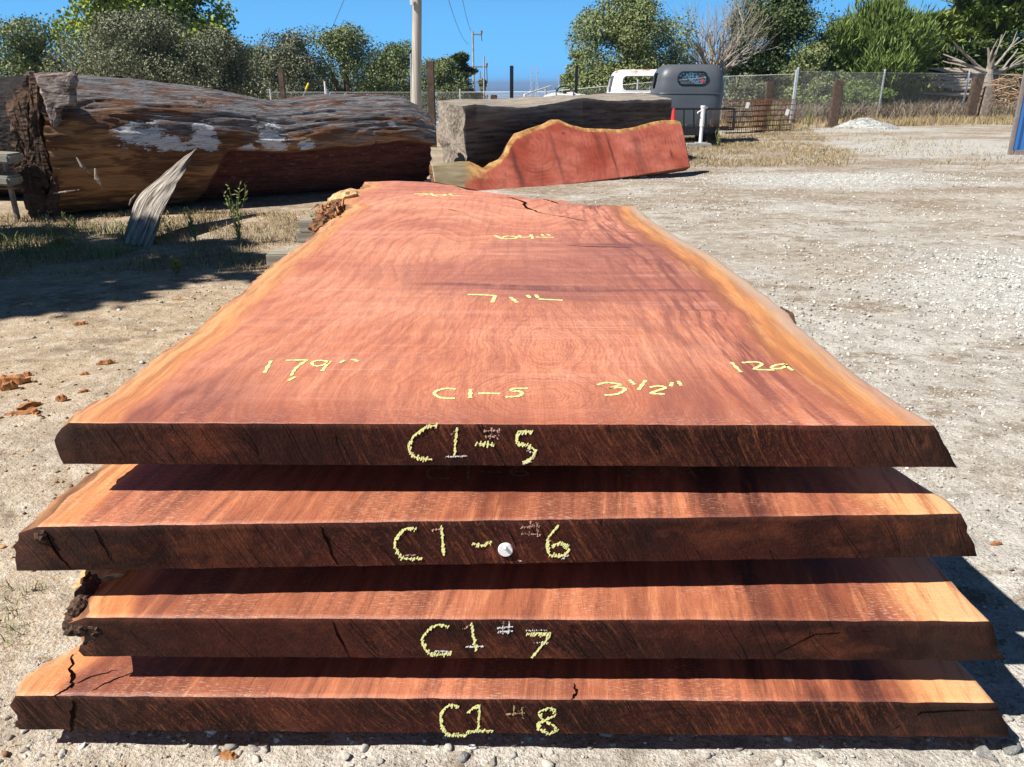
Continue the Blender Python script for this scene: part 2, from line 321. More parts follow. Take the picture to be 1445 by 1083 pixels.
# red standing slab
g = G('red_slab_face'); p = g.obj(); ring = g.attr('ring'); e = g.attr('edge_dist'); st = g.attr('stain')
w = g.noise(g.map(p, (3, 1, 3)), 1, 4); ph = g.math('ADD', g.math('MULTIPLY', ring, 95.), g.math('MULTIPLY', w, 26.))
rs = g.math('MULTIPLY_ADD', g.math('SINE', ph), .5, c=.5)
col = g.mix(g.ramp(g.noise(g.map(p, (1.3, 1, 2.4)), 1, 3), [(.35, 0), (.65, 1)]), (.44, .085, .048), (.74, .235, .160))
col = g.mix(g.math('MULTIPLY', rs, g.ramp(g.noise(p, 1.7, 2), [(.4, .06), (.6, .34)])), col, (.24, .045, .028))
col = g.mix(st, col, (.07, .028, .024))
fb = g.noise(g.map(p, (22, 4, 1.5)), 1, 3)
col = g.mix(g.math('MULTIPLY', g.ramp(fb, [(.55, 0), (.72, 1)]), .35), col, (.14, .04, .03))
en = g.math('ADD', e, g.math('MULTIPLY', g.math('SUBTRACT', g.noise(p, 6, 4), .5), .9))
sap = g.mix(g.ramp(g.noise(p, 9, 5, .7), [(.36, 0), (.62, 1)]), (.30, .12, .04), (.72, .42, .16))
sap = g.mix(g.attr('grey'), sap, g.mix(g.ramp(g.noise(g.map(p, (3, 3, 22)), 1, 4), [(.35, 0), (.65, 1)]), (.24, .18, .10), (.42, .34, .21)))
col = g.mix(g.math('MULTIPLY', g.ramp(g.noise(g.map(p, (5, 5, 9)), 1, 5, .7), [(.38, 1), (.52, 0)]), .35), col, (.17, .045, .03))
col = g.mix(g.ramp(en, [(.70, 1), (1.05, 0)]), col, sap)
M['redface'] = g.out(col, .5, g.bump(fb, .2, .004), .45)

# ground
g = G('dusty_ground'); p = g.pos(); xyz = g.sep(p); X = xyz[0]; Y = xyz[1]
def blob(cx, cy, rx, ry, soft=.5):
    dx = g.math('DIVIDE', g.math('SUBTRACT', X, cx), rx); dy = g.math('DIVIDE', g.math('SUBTRACT', Y, cy), ry)
    r = g.math('SQRT', g.math('ADD', g.math('MULTIPLY', dx, dx), g.math('MULTIPLY', dy, dy)))
    r = g.math('ADD', r, g.math('MULTIPLY', g.math('SUBTRACT', g.noise(p, 1.1, 5, .65), .5), 1.6))
    return g.ramp(r, [(1-soft, 1), (1., 0)])
n1 = g.noise(p, .55, 5, .6); n2 = g.noise(p, 3.2, 5, .65); n3 = g.noise(p, 22, 4, .65); n4 = g.noise(p, 120, 3, .7)
left = g.ramp(g.math('ADD', g.math('MULTIPLY', X, -.10), g.math('ADD', .42, g.math('MULTIPLY', g.math('SUBTRACT', n1, .5), .5))), [(.38, 0), (.62, 1)])
dirt = g.mix(g.ramp(n2, [(.3, 0), (.7, 1)]), (.40, .300, .198), (.62, .490, .340))
grav = g.mix(g.ramp(n2, [(.3, 0), (.7, 1)]), (.41, .385, .345), (.66, .640, .600))
col = g.mix(left, grav, dirt)
col = g.mix(g.math('MULTIPLY', g.ramp(g.noise(g.map(p, (.5, .9, 1), loc=(1, 8, 0)), 1.1, 6, .7), [(.50, 0), (.62, 1)]), .42), col, g.mix(n3, (.30, .235, .165), (.50, .42, .32)))
# brown trodden patches in the distance
far = g.math('MULTIPLY', g.ramp(g.math('DIVIDE', Y, 40.), [(.09, 0), (.22, 1)]), g.ramp(g.noise(g.map(p, (.35, .7, 1)), 1.3, 5, .65), [(.42, 0), (.56, 1)]))
col = g.mix(g.math('MULTIPLY', far, .85), col, g.mix(n3, (.20, .135, .085), (.38, .30, .21)))
near_b = g.math('MULTIPLY', g.ramp(g.noise(g.map(p, (.9, 1.6, 1), loc=(4, 4, 0)), 1.7, 6, .75), [(.53, 0), (.61, 1)]), .85)
col = g.mix(near_b, col, g.mix(n3, (.17, .115, .07), (.34, .26, .18)))
for a in ((9.6, 17.2, 4.3, 3.6), (3.9, 4.6, 1.6, 1.9), (4.6, 11.3, 2.4, 1.0), (9, 24, 5, 1.6)):
    col = g.mix(g.math('MULTIPLY', blob(*a), .85), col, g.mix(n3, (.44, .44, .42), (.68, .69, .67)))
for a in ((5.2, 8.0, 3.5, .22), (6.5, 9.6, 4.5, .25)):
    col = g.mix(g.math('MULTIPLY', blob(*a), .6), col, (.52, .46, .38))
# pebble speckle
vc = g.vor(p, 70, 'F1', 1); vd = g.vor(p, 70, 'F1', 0); vs = g.sep(vc)
pm = g.math('MULTIPLY', g.math('LESS_THAN', vd, .34), g.math('GREATER_THAN', vs[0], g.mix(left, (.35,)*3, (.78,)*3)))
col = g.mix(g.math('MULTIPLY', pm, .75), col, g.ramp(vs[1], [(0, (.20, .19, .18)), (.4, (.42, .40, .37)), (1, (.70, .69, .66))]))
vc2 = g.vor(p, 130, 'F1', 1); vd2 = g.vor(p, 130, 'F1', 0); v2 = g.sep(vc2)
pm2 = g.math('MULTIPLY', g.math('LESS_THAN', vd2, .36), g.math('GREATER_THAN', v2[0], .55))
col = g.mix(g.math('MULTIPLY', pm2, .8), col, g.ramp(v2[1], [(0, (.14, .12, .10)), (.5, (.36, .33, .29)), (1, (.66, .64, .60))]))
col = g.mix(g.math('MULTIPLY', g.ramp(n4, [(.36, 1), (.5, 0)]), .35), col, (.15, .12, .09))
mg = g.noise(p, 11, 5, .75)
col = g.mix(g.math('MULTIPLY', g.ramp(mg, [(.36, 1), (.50, 0)]), .42), col, (.19, .15, .11))
col = g.mix(g.math('MULTIPLY', g.ramp(mg, [(.52, 0), (.64, 1)]), .42), col, (.70, .66, .59))
# far country
fm = g.ramp(g.math('DIVIDE', Y, 100.), [(.36, 0), (.46, 1)])
col = g.mix(fm, col, g.mix(n1, (.10, .09, .04), (.24, .19, .10)))
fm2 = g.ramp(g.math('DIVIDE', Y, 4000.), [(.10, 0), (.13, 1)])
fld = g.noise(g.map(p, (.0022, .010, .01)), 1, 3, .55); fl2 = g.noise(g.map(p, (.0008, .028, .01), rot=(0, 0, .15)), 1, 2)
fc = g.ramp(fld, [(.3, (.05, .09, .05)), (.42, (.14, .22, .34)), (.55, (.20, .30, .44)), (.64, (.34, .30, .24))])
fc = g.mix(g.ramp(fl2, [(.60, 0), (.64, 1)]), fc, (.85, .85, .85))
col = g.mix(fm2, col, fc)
hb = g.math('ADD', g.math('ADD', g.math('MULTIPLY', n3, 1.), g.math('MULTIPLY', n4, .5)), g.math('MULTIPLY', pm, .45))
M['ground'] = g.out(col, .95, g.bump(hb, .8, .02), .15)
g = G('gravel_stones'); r = g.isl(); n = g.noise(g.pos(), 90, 3)
c = g.ramp(r, [(0, (.16, .15, .14)), (.2, (.30, .29, .27)), (.5, (.46, .44, .41)), (.8, (.60, .58, .54)), (1, (.80, .79, .76))])
M['stone'] = g.out(g.mix(g.math('MULTIPLY', n, .5), c, (.30, .26, .21)), .85, g.bump(n, .4, .004), .25)
M['rock'] = plain('grey_rock', (.27, .27, .26), .85, .3, 40, 0, .6)
g = G('dry_straw'); r = g.isl()
M['straw'] = g.out(g.ramp(r, [(0, (.20, .14, .075)), (.45, (.36, .27, .15)), (.85, (.50, .40, .25)), (1, (.20, .22, .08))]), .8, None, .2)
g = G('green_grass'); r = g.isl()
M['green'] = g.out(g.ramp(r, [(0, (.10, .15, .04)), (.6, (.20, .25, .08)), (1, (.38, .36, .16))]), .75, None, .25)
g = G('brush_twigs'); r = g.isl()
M['brush'] = g.out(g.ramp(r, [(0, (.10, .08, .06)), (.5, (.25, .20, .155)), (.85, (.38, .32, .25)), (1, (.20, .20, .10))]), .85, None, .15)
def leaf(name, a, b, c, tr=.25):
    g = G(name); r = g.isl(); big = g.noise(g.pos(), .7, 2)
    col = g.ramp(r, [(0, a), (.5, b), (1, c)]); col = g.mix(g.ramp(big, [(.35, .0), (.65, .5)]), col, c)
    return g.out(col, .6, None, .3, Subsurface_Weight=0.0, Transmission_Weight=0.0)
M['oak'] = leaf('oak_leaves', (0.079, 0.108, 0.038), (0.149, 0.193, 0.070), (0.263, 0.306, 0.131))
M['oak_gray'] = leaf('grey_oak_leaves', (0.088, 0.100, 0.056), (0.156, 0.175, 0.103), (0.250, 0.263, 0.163))
M['bright'] = leaf('yellow_green_leaves', (0.120, 0.192, 0.018), (0.228, 0.312, 0.036), (0.384, 0.432, 0.072))
M['dark'] = leaf('dark_leaves', (0.030, 0.054, 0.018), (0.068, 0.105, 0.033), (0.128, 0.173, 0.060))
M['pine'] = leaf('pine_needles', (0.068, 0.121, 0.024), (0.121, 0.196, 0.041), (0.203, 0.270, 0.074))
M['cyp'] = leaf('cypress_sprays', (0.056, 0.098, 0.022), (0.119, 0.175, 0.036), (0.210, 0.252, 0.063))
M['trunk'] = bark_mat('tree_bark', (.05, .04, .032), (.20, .165, .13), 1)
g = G('dead_wood'); p = g.pos(); n = g.noise(p, 6, 3)
M['dead'] = g.out(g.mix(n, (.20, .17, .145), (.50, .45, .39)), .85, None, .2)
M['polewood'] = plain('pole_wood', (.46, .42, .36), .8, .15, 3)
g = G('pole_grey'); p = g.obj(); n = g.noise(g.map(p, (14, 14, .6)), 1, 4, .6)
M['pole'] = g.out(g.mix(g.ramp(n, [(.3, 0), (.7, 1)]), (.30, .265, .22), (.56, .52, .45)), .8, g.bump(n, .5, .01), .2)
M['postwood'] = plain('old_post_wood', (.10, .066, .048), .85, .3, 9, 0, .5)
M['postgrey'] = plain('grey_post_wood', (.30, .25, .20), .85, .3, 9, 0, .5)
M['galv'] = plain('galvanised_steel', (.60, .62, .64), .45, .1, 5, .4)
M['wire'] = plain('fence_wire', (.42, .43, .43), .5, .1, 5, .3)
M['black'] = plain('black_steel', (.012, .012, .014), .4, .2, 8)
M['cable'] = plain('black_cable', (.03, .03, .035), .6, .1, 8)
M['rust'] = plain('rusty_steel', (.17, .065, .03), .9, .3, 30)
M['rubber'] = plain('tyre_rubber', (.02, .02, .02), .85, .2, 12)
M['whitepl'] = plain('white_plastic', (.80, .80, .80), .4, .03, 12)
M['red'] = plain('red_plastic', (.75, .04, .03), .4, .05, 12)
M['yellow'] = plain('yellow_plastic', (.80, .60, .03), .5, .05, 12)
M['orange'] = plain('orange_lens', (.85, .22, .02), .3, .05, 12)
M['concrete'] = plain('concrete_block', (.34, .32, .29), .9, .15, 12, 0, .4)
g = G('grey_primer'); p = g.obj(); n = g.noise(p, 2.5, 4); n5 = g.noise(p, 60, 3)
M['primer'] = g.out(g.mix(n, (.066, .076, .092), (.108, .122, .142)), g.ramp(n5, [(.3, .38), (.7, .5)]), None, .5)
g = G('rusted_white_paint'); p = g.obj(); z = g.sep(p)[2]; n = g.noise(g.map(p, (2.2, 2.2, 5)), 1, 5, .65)
rm = g.ramp(g.math('ADD', n, g.math('MULTIPLY', g.math('SUBTRACT', z, 1.15), 1.6)), [(.55, 0), (.68, 1)])
M['whitecab'] = g.out(g.mix(rm, (.74, .76, .78), (.42, .16, .07)), .5, None, .4)
g = G('window_glass'); M['glass'] = g.out((.05, .06, .06), .05, None, .6, alpha=.35)
g = G('blue_container'); p = g.obj(); n = g.noise(p, 5, 5, .65)
M['blue'] = g.out(g.mix(g.ramp(n, [(.62, 0), (.7, 1)]), (.045, .17, .45), (.20, .12, .08)), .5, None, .4)
g = G('rusty_edge'); p = g.obj(); n = g.noise(p, 12, 4)
M['bluerust'] = g.out(g.mix(n, (.12, .09, .08), (.30, .27, .26)), .7)
g = G('wood_chip'); r = g.noise(g.obj(), 30, 4)
M['chip'] = g.out(g.mix(g.ramp(r, [(.3, 0), (.7, 1)]), (.20, .07, .03), (.56, .27, .11)), .8, g.bump(r, .5, .005), .2)
g = G('pale_split_wood'); r = g.noise(g.map(g.obj(), (40, 8, 20)), 1, 4)
M['pale'] = g.out(g.mix(g.ramp(r, [(.3, 0), (.7, 1)]), (.40, .20, .09), (.72, .50, .26)), .8, g.bump(r, .6, .006), .2)
M['crack'] = plain('crack_dark_wood', (.008, .003, .002), 1, .2, 20, 0, 0, .02)
g = G('ocean_water'); n = g.noise(g.map(g.pos(), (.001, .004, 1)), 1, 3)
M['sea'] = g.out(g.mix(n, (.03, .10, .20), (.05, .14, .26)), .5, None, .3)

# ================================================================ ground
def terr(x, y):
    z = -.62*sstep(12, 33, y)*sstep(9, 0, x)
    if y > 38: z -= min(44, (y-38)*.085)
    return z
def ground_z(x, y):
    z = terr(x, y)
    if y < 60: z += .035*nz(x*.6, y*.6, 1)*sstep(1.3, 3.5, y)+.014*fbm(x*3, y*3, 2, 3)*sstep(40, 20, y)+.004*fbm(x*14, y*14, 4, 2)*sstep(8, 3, y)
    return z
def axis(lo, hi, n, s):
    a = math.asinh(lo/s); b = math.asinh(hi/s); return s*np.sinh(np.linspace(a, b, n))
xs = axis(-9000, 9000, 420, 2.2); ys = axis(-60, 12000, 460, 2.0)
vv = [(x, y, ground_z(x, y)) for y in ys for x in xs]
nx = len(xs); ii = np.arange((len(ys)-1)*nx).reshape(len(ys)-1, nx)[:, :-1].ravel()
ff = np.stack([ii, ii+1, ii+nx+1, ii+nx], 1)
tag(mesh_np('ground', vv, ff, M['ground'], None, True), kind='structure')
b = MB(); b.add([(-30000, 5200, -43.2), (30000, 5200, -43.2), (30000, 60000, -43.2), (-30000, 60000, -43.2)], [(0, 1, 2, 3)])
tag(b.build('ocean', M['sea']), kind='structure')

# ---- stones
ICO = bmesh.new(); bmesh.ops.create_icosphere(ICO, subdivisions=1, radius=1)
iv0 = np.array([v.co[:] for v in ICO.verts]); if0 = np.array([[v.index for v in f.verts] for f in ICO.faces]); ICO.free()
ICO = bmesh.new(); bmesh.ops.create_icosphere(ICO, subdivisions=2, radius=1)
iv1 = np.array([v.co[:] for v in ICO.verts]); if1 = np.array([[v.index for v in f.verts] for f in ICO.faces]); ICO.free()
def stones(name, pts, sizes, iv, fi, mat, flat=.62, jit=.28):
    n = len(pts); k = len(iv)
    V = np.repeat(iv[None], n, 0)*(1+jit*rng.standard_normal((n, k, 1)).clip(-1.4, 1.4)*.6)
    V *= (np.asarray(sizes)[:, None, None]*(1+.35*(rng.random((n, 1, 3))-.5)*2))
    for _ in range(9):
        D = rng.standard_normal((n, 1, 3)); D /= np.linalg.norm(D, axis=2, keepdims=True)
        m_ = np.asarray(sizes)[:, None]*(.35+.4*rng.random((n, 1))); dd = (V*D).sum(2)
        V -= np.maximum(dd-m_, 0)[..., None]*D
    V[..., 2] *= flat
    a = rng.random(n)*2*PI; ca = np.cos(a)[:, None]; sa = np.sin(a)[:, None]
    x = V[..., 0]*ca-V[..., 1]*sa; y = V[..., 0]*sa+V[..., 1]*ca
    V = np.stack([x, y, V[..., 2]], -1)+np.asarray(pts)[:, None, :]
    Fc = fi[None]+(np.arange(n)*k)[:, None, None]
    return mesh_np(name, V.reshape(-1, 3), Fc.reshape(-1, 3), mat)
def scatter(n, fx, fy, dens):
    out = []
    while len(out) < n:
        x = fx(); y = fy()
        if random.random() < dens(x, y): out.append((x, y))
    return out
def dens_r(x, y):
    d = .25+.75*sstep(.3, 1.4, x)+(.5 if y < 1.35 else 0)
    return d*(.25+.9*sstep(-.25, .3, fbm(x*.9, y*.9, 7, 3)))
pp = scatter(17000, lambda: random.uniform(-1.4, 2.6), lambda: .85+3.2*random.random()**1.3, dens_r)
sz = [.0018+.0075*random.random()**4 for _ in pp]
o = stones('gravel', [(x, y, ground_z(x, y)+s*.25) for (x, y), s in zip(pp, sz)], sz, iv1, if1, M['stone'], .7, .1)
tag(o, 'grey loose gravel around the foot of the slab stack', 'gravel', kind='stuff')
pp = scatter(500, lambda: random.uniform(-1.0, 1.4), lambda: random.uniform(1.0, 1.35), lambda x, y: 1)+scatter(420, lambda: random.uniform(1.0, 2.6), lambda: random.uniform(1.0, 4.0), lambda x, y: 1)
sz = [.0035+.012*random.random()**4 for _ in pp]
o = stones('coarse_gravel', [(x, y, ground_z(x, y)+s*.2) for (x, y), s in zip(pp, sz)], sz, iv1, if1, M['stone'])
tag(o, 'coarser grey stones lying in the shade of the slab stack', 'gravel', kind='stuff')
def dens_f(x, y): return (.18+.8*sstep(-.1, .35, fbm(x*.5, y*.5, 3, 3)))*(1 if x > 0 else .3)
def dens_w(x, y): return max(0, 1.1-math.hypot((x-3.9)/1.5, (y-4.6)/1.8))*1.2+max(0, 1.1-math.hypot((x-4.6)/2.6, (y-11.3)/1.1))*.6+.05
pp = scatter(9000, lambda: random.uniform(1.5, 7.5), lambda: random.uniform(2.6, 12.5), dens_w)
sz = [.006+.011*random.random()**2 for _ in pp]
g = G('white_chips'); g_r = g.isl(); M['whitestone'] = g.out(g.ramp(g_r, [(0, (.22, .22, .21)), (.3, (.50, .50, .48)), (1, (.88, .88, .86))]), .85)
o = stones('pale_gravel', [(x, y, ground_z(x, y)+s_*.2) for (x, y), s_ in zip(pp, sz)], sz, iv0, if0, M['whitestone'])
tag(o, 'patch of whitish crushed gravel right of the slabs', 'gravel', kind='stuff')
pp = scatter(20000, lambda: random.uniform(-3, 10), lambda: 3.4+15*random.random()**1.5, dens_f)
sz = [.006+.014*random.random()**3 for _ in pp]
o = stones('scattered_pebbles', [(x, y, ground_z(x, y)+s*.25) for (x, y), s in zip(pp, sz)], sz, iv0, if0, M['stone'])
tag(o, 'pale pebbles strewn over the bare yard behind the slabs', 'gravel', kind='stuff')
pp = scatter(2600, lambda: random.uniform(-3.2, -.72), lambda: .95+5.2*random.random()**1.4, lambda x, y: sstep(-.05, .3, fbm(x*1.6, y*1.6, 21, 3))+.06)
sz = [.003+.011*random.random()**3 for _ in pp]
g = G('wood_litter'); lr = g.isl(); M['litter'] = g.out(g.ramp(lr, [(0, (.09, .045, .025)), (.4, (.28, .15, .08)), (.8, (.50, .27, .12)), (1, (.62, .50, .36))]), .85)
o = stones('wood_litter', [(x, y, ground_z(x, y)+s_*.2) for (x, y), s_ in zip(pp, sz)], sz, iv0, if0, M['litter'], .35, .5)
tag(o, 'small brown bark crumbs and splinters littering the dirt left of the slabs', 'wood litter', kind='stuff')
# gravel heaps by the fence (white)
def heap(c, rx, ry, h, label):
    n = 26; vs = []; fs = []
    for j in range(n):
        for i in range(n):
            u = i/(n-1)*2-1; v = j/(n-1)*2-1; r = math.sqrt(u*u+v*v)
            z = h*max(0, 1-r)**.8*(1+.5*fbm(u*3, v*3, h))-.03
            vs.append((c[0]+u*rx, c[1]+v*ry, terr(c[0], c[1])+z))
    for j in range(n-1):
        for i in range(n-1): k = j*n+i; fs.append((k, k+1, k+n+1, k+n))
    return tag(mesh_np('gravel_heap', vs, fs, M['heap'], None, False), label, 'gravel heap')
g = G('white_gravel'); p = g.pos(); v = g.sep(g.vor(p, 18, 'F1', 1))
M['heap'] = g.out(g.ramp(v[0], [(0, (.20, .20, .19)), (1, (.56, .58, .58))]), .9, g.bump(g.noise(p, 20, 4), .8, .04), .2)
heap(atz(1222, 181, 0), 1.05, .8, .36, 'low heap of pale crushed gravel in front of the wire fence')

# ---- grass
def blades(name, pts, h, w, mat, lean=.5, seed=0, label=None, cat='grass'):
    n = len(pts); P = np.array(pts); hh = h*(.5+rng.random(n)*.9); a = rng.random(n)*2*PI; l = lean*(rng.random(n)*.9+.1)
    d = np.stack([np.cos(a), np.sin(a), np.zeros(n)], 1); s = np.stack([-np.sin(a), np.cos(a), np.zeros(n)], 1)*w*.5
    b = rng.random(n)*2*PI; s2 = np.stack([np.cos(b), np.sin(b), np.zeros(n)], 1)*w*.5
    mid = P+d*(l*hh*.35)[:, None]+np.stack([0*hh, 0*hh, hh*.6], 1)
    tip = P+d*(l*hh)[:, None]+np.stack([0*hh, 0*hh, hh*(1-.35*l)], 1)
    V = np.stack([P-s2, P+s2, mid+s2*.8, mid-s2*.8, tip+s2*.15, tip-s2*.15], 1).reshape(-1, 3)
    k = np.arange(n)*6; Fq = np.concatenate([np.stack([k, k+1, k+2, k+3], 1), np.stack([k+3, k+2, k+4, k+5], 1)])
    o = mesh_np(name, V, Fq, mat)
    return tag(o, label, cat, kind='stuff')
def gpts(n, x0, x1, y0, y1, thr=0, cl=1.3, seed=0, pw=1, keep=None):
    out = []; t = 0
    while len(out) < n and t < n*30:
        t += 1; x = random.uniform(x0, x1); y = y0+(y1-y0)*random.random()**pw
        if keep and not keep(x, y): continue
        if fbm(x*cl, y*cl, seed, 3) > thr+random.uniform(-.12, .12): out.append((x, y, ground_z(x, y)-.004))
    return out
blades('dry_grass', gpts(17000, -5.2, -.9, 5.4, 8.3, -.06, 1.5, 1), .055, .005, M['straw'], 1.3, label='dry straw coloured grass on the ground before the long log')
blades('dry_litter', gpts(7000, -3.0, -.75, 1.0, 5.6, .05, 1.3, 5), .014, .0022, M['straw'], 2.6, label='scattered straw and dry litter on the dirt left of the slabs')
blades('green_grass', gpts(1500, -5.0, -3.1, 5.9, 7.2, .0, 1.5, 3), .10, .006, M['green'], .9, label='thin green grass growing at the foot of the log')
blades('grass_tufts', gpts(500, -2.3, -1.15, 1.5, 1.75, .12, 5, 2)+gpts(260, -1.15, -.75, 1.02, 1.15, .1, 9, 4), .03, .0025, M['green'], 1.1, label='small green tufts at the left foot of the slabs')
blades('yard_grass', gpts(30000, 2.2, 10.5, 13.0, 27, -.10, .6, 8, keep=lambda x, y: x < 2.6+.26*y or random.random() < .15), .075, .009, M['straw'], 1.8, label='dry trampled grass beside the old cabs')
blades('yard_weeds', gpts(900, 1.0, 9, 5.5, 14, .22, 1.1, 9), .022, .006, M['green'], 1.2, label='sparse low green weeds across the bare yard')
blades('fence_grass', gpts(9000, 5, 24, 25.5, 30, .02, .7, 6, keep=lambda x, y: y > 25.2+.22*max(0, x-9)), .24, .016, M['straw'], .7, label='tall dry grass along the foot of the wire fence')
blades('dry_brush', gpts(30000, 3, 30, 27.8, 38, -.08, .7, 12, keep=lambda x, y: y > 27.6+.5*max(0, x-9.5)), .62, .018, M['brush'], 1.5, label='grey brown dry brush filling the strip beyond the fence')

# ================================================================ slabs
def poly_resample(pts, n):
    P = [Vector(p[:2]) for p in pts]; L = [0]
    for i in range(1, len(P)): L.append(L[-1]+(P[i]-P[i-1]).length)
    out = []; k = 0
    for j in range(n):
        s = L[-1]*j/(n-1)
        while k < len(P)-2 and L[k+1] < s: k += 1
        t = (s-L[k])/max(1e-9, L[k+1]-L[k]); out.append(P[k].lerp(P[k+1], min(1, t)))
    return np.array([(p.x, p.y) for p in out])
def coons(F_, B_, L_, Rr, nu, nv):
    u = np.linspace(0, 1, nu)[None, :, None]; v = np.linspace(0, 1, nv)[:, None, None]
    Fr = F_[None]; Ba = B_[None]; Le = L_[:, None]; Ri = Rr[:, None]
    S = (1-v)*Fr+v*Ba+(1-u)*Le+u*Ri-((1-u)*(1-v)*F_[0]+u*(1-v)*F_[-1]+(1-u)*v*B_[0]+u*v*B_[-1])
    return S
def vnoise(X, Y, z): return np.array([nz(x, y, z) for x, y in zip(X.ravel(), Y.ravel())]).reshape(X.shape)
def dist_poly(X, Y, pl):
    d = np.full(X.shape, 1e9)
    for (x0, y0), (x1, y1) in zip(pl[:-1], pl[1:]):
        dx, dy = x1-x0, y1-y0; t = np.clip(((X-x0)*dx+(Y-y0)*dy)/(dx*dx+dy*dy+1e-12), 0, 1)
        d = np.minimum(d, np.hypot(X-x0-t*dx, Y-y0-t*dy))
    return d
def make_slab(z_top, thick, Lp, Bp, Rp, Fp, nu, nv, topmat, endmat, label, flareL, flareR, knots, stainf, sapw=(.12, .19), seed=0, rag=.006, bow=None, band=None):
    root = empty('wood_slab', (0, 0, z_top-thick), 0, label, 'wood slab', 'redwood slabs stacked on spacers')
    Fe = poly_resample(Fp, nu); Be = poly_resample(Bp, nu); Le = poly_resample(Lp, nv); Re = poly_resample(Rp, nv)
    def rough(E, amp, fr, s):
        T = np.gradient(E, axis=0); N = np.stack([T[:, 1], -T[:, 0]], 1); N /= np.linalg.norm(N, axis=1)[:, None]+1e-9
        k = np.array([fbm(p[0]*fr, p[1]*fr, s, 4) for p in E])*amp
        w = np.minimum(1, np.minimum(np.arange(len(E)), np.arange(len(E))[::-1])/4.)
        return E+N*(k*w)[:, None]
    Le = rough(Le, rag*5., 13, seed+1); Re = rough(Re, rag*1.6, 6, seed+2); Be = rough(Be, rag*2, 9, seed+3); Fe = rough(Fe, .004, 16, seed+4)
    S = coons(Fe, Be, Le, Re, nu, nv); X = S[..., 0]; Y = S[..., 1]
    bw = bow if bow else (lambda x, y: 0)
    Z = np.array([bw(x, y) for x, y in zip(X.ravel(), Y.ravel())]).reshape(X.shape)+thick
    V = np.stack([X, Y, Z], -1).reshape(-1, 3)
    idx = np.arange(nu*nv).reshape(nv, nu)
    a = idx[:-1, :-1].ravel(); faces = [np.stack([a, a+1, a+nu+1, a+nu], 1)]; mi = [np.zeros(len(a), int)]
    # attributes
    dl = dist_poly(X, Y, [tuple(q) for q in Le[::4]])/sapw[0]; dr = dist_poly(X, Y, [tuple(q) for q in Re[::4]])/sapw[1]
    edge = np.minimum(dl, dr); sv = (dr < dl).astype(float)
    wx = vnoise(X*1.1, Y*.8, seed+.3)*.22; wy = vnoise(X*1.1+9, Y*.8, seed+.9)*.22
    rr = None; hk = .25
    for (kx, ky, ex, off) in knots:
        d = np.sqrt(((X+wx-kx))**2+((Y+wy-ky)*ex)**2)+off
        rr = d if rr is None else -np.log(np.exp(-d/.045)+np.exp(-rr/.045))*.045
    st = stainf(X, Y)
    nb = 7; loops = []
    bnd = np.concatenate([idx[0, :], idx[1:, -1], idx[-1, ::-1][1:], idx[::-1, 0][1:-1]])
    kind = np.concatenate([np.zeros(nu), np.ones(nv-1), np.full(nu-1, 2), np.full(nv-2, 3)])
    bx = V[bnd]; cen = bx.mean(0); T = np.roll(bx, -1, 0)-np.roll(bx, 1, 0); N = np.stack([T[:, 1], -T[:, 0], 0*T[:, 0]], 1); N /= np.linalg.norm(N, axis=1)[:, None]+1e-9
    allV = [V]; prev = bnd; base = len(V)
    for j in range(1, nb+1):
        t = j/nb; P = bx.copy(); P[:, 2] = bx[:, 2]-thick*t
        for q in range(len(P)):
            kd = kind[q]; amt = 0
            if kd == 1: amt = flareR*t+rag*1.8*fbm(P[q, 0]*5, P[q, 1]*9, P[q, 2]*40+seed, 4)
            elif kd == 3: amt = flareL(t)+rag*3.5*fbm(P[q, 0]*5, P[q, 1]*9, P[q, 2]*40+seed, 4)
            elif kd == 2: amt = rag*fbm(P[q, 0]*6, P[q, 1]*6, P[q, 2]*25+seed, 3)
            else: amt = .0012*nz(P[q, 0]*40, 0, P[q, 2]*60)
            if kd in (1, 3): P[q, 0] += (1 if kd == 1 else -1)*amt; continue
            P[q, :2] += N[q, :2]*amt
        if flareR or True:  # corners of the front edge follow the flare
            kf = np.where(kind == 0)[0]
            P[kf[-1], 0] = P[kf[-1]+1, 0]+.001; P[kf[0], 0] = P[-1, 0]-.001
        nw = np.arange(len(bnd))+base+(j-1)*len(bnd); allV.append(P)
        nx_ = np.roll(nw, -1); pn = np.roll(prev, -1)
        faces.append(np.stack([prev, nw, nx_, pn], 1)); mi.append(np.where(kind == 0, 1, np.where(kind == 2, 1, 2)).astype(int))
        prev = nw
    V2 = np.concatenate(allV); nb0 = len(V2)
    # bottom sheet
    bl = V2[prev]; nf = nu; 
    Fb = bl[:nu, :2]; Rb = bl[nu-1:nu-1+nv, :2]; Bb = bl[nu+nv-2:nu+nv-2+nu, :2][::-1]; Lb = np.concatenate([bl[nu+nv-2+nu-1:], bl[:1]])[::-1][:, :2]
    Sb = coons(Fb, Bb, Lb, Rb, nu, nv); Zb = Z-thick
    Vb = np.stack([Sb[..., 0], Sb[..., 1], Zb], -1).reshape(-1, 3)
    a = a+nb0; faces.append(np.stack([a, a+nu, a+nu+1, a+1], 1)); mi.append(np.full(len(a), 2))
    V3 = np.concatenate([V2, Vb]); n3 = len(V3)
    def ext(A, fill=0.): o = np.full(n3, fill); o[:nu*nv] = A.ravel(); return o
    o = mesh_np('plank', V3, np.concatenate(faces), [topmat, endmat, M['sapedge']], root, False,
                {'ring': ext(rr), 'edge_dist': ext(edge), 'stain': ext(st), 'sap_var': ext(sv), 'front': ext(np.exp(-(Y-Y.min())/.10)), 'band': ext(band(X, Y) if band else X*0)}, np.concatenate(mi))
    return root
Z5, Z6, Z7, Z8 = H-.612, H-.7766, H-.956, H-1.125
T5, T6, T7, T8 = .0891, .0975, .0925, .0868
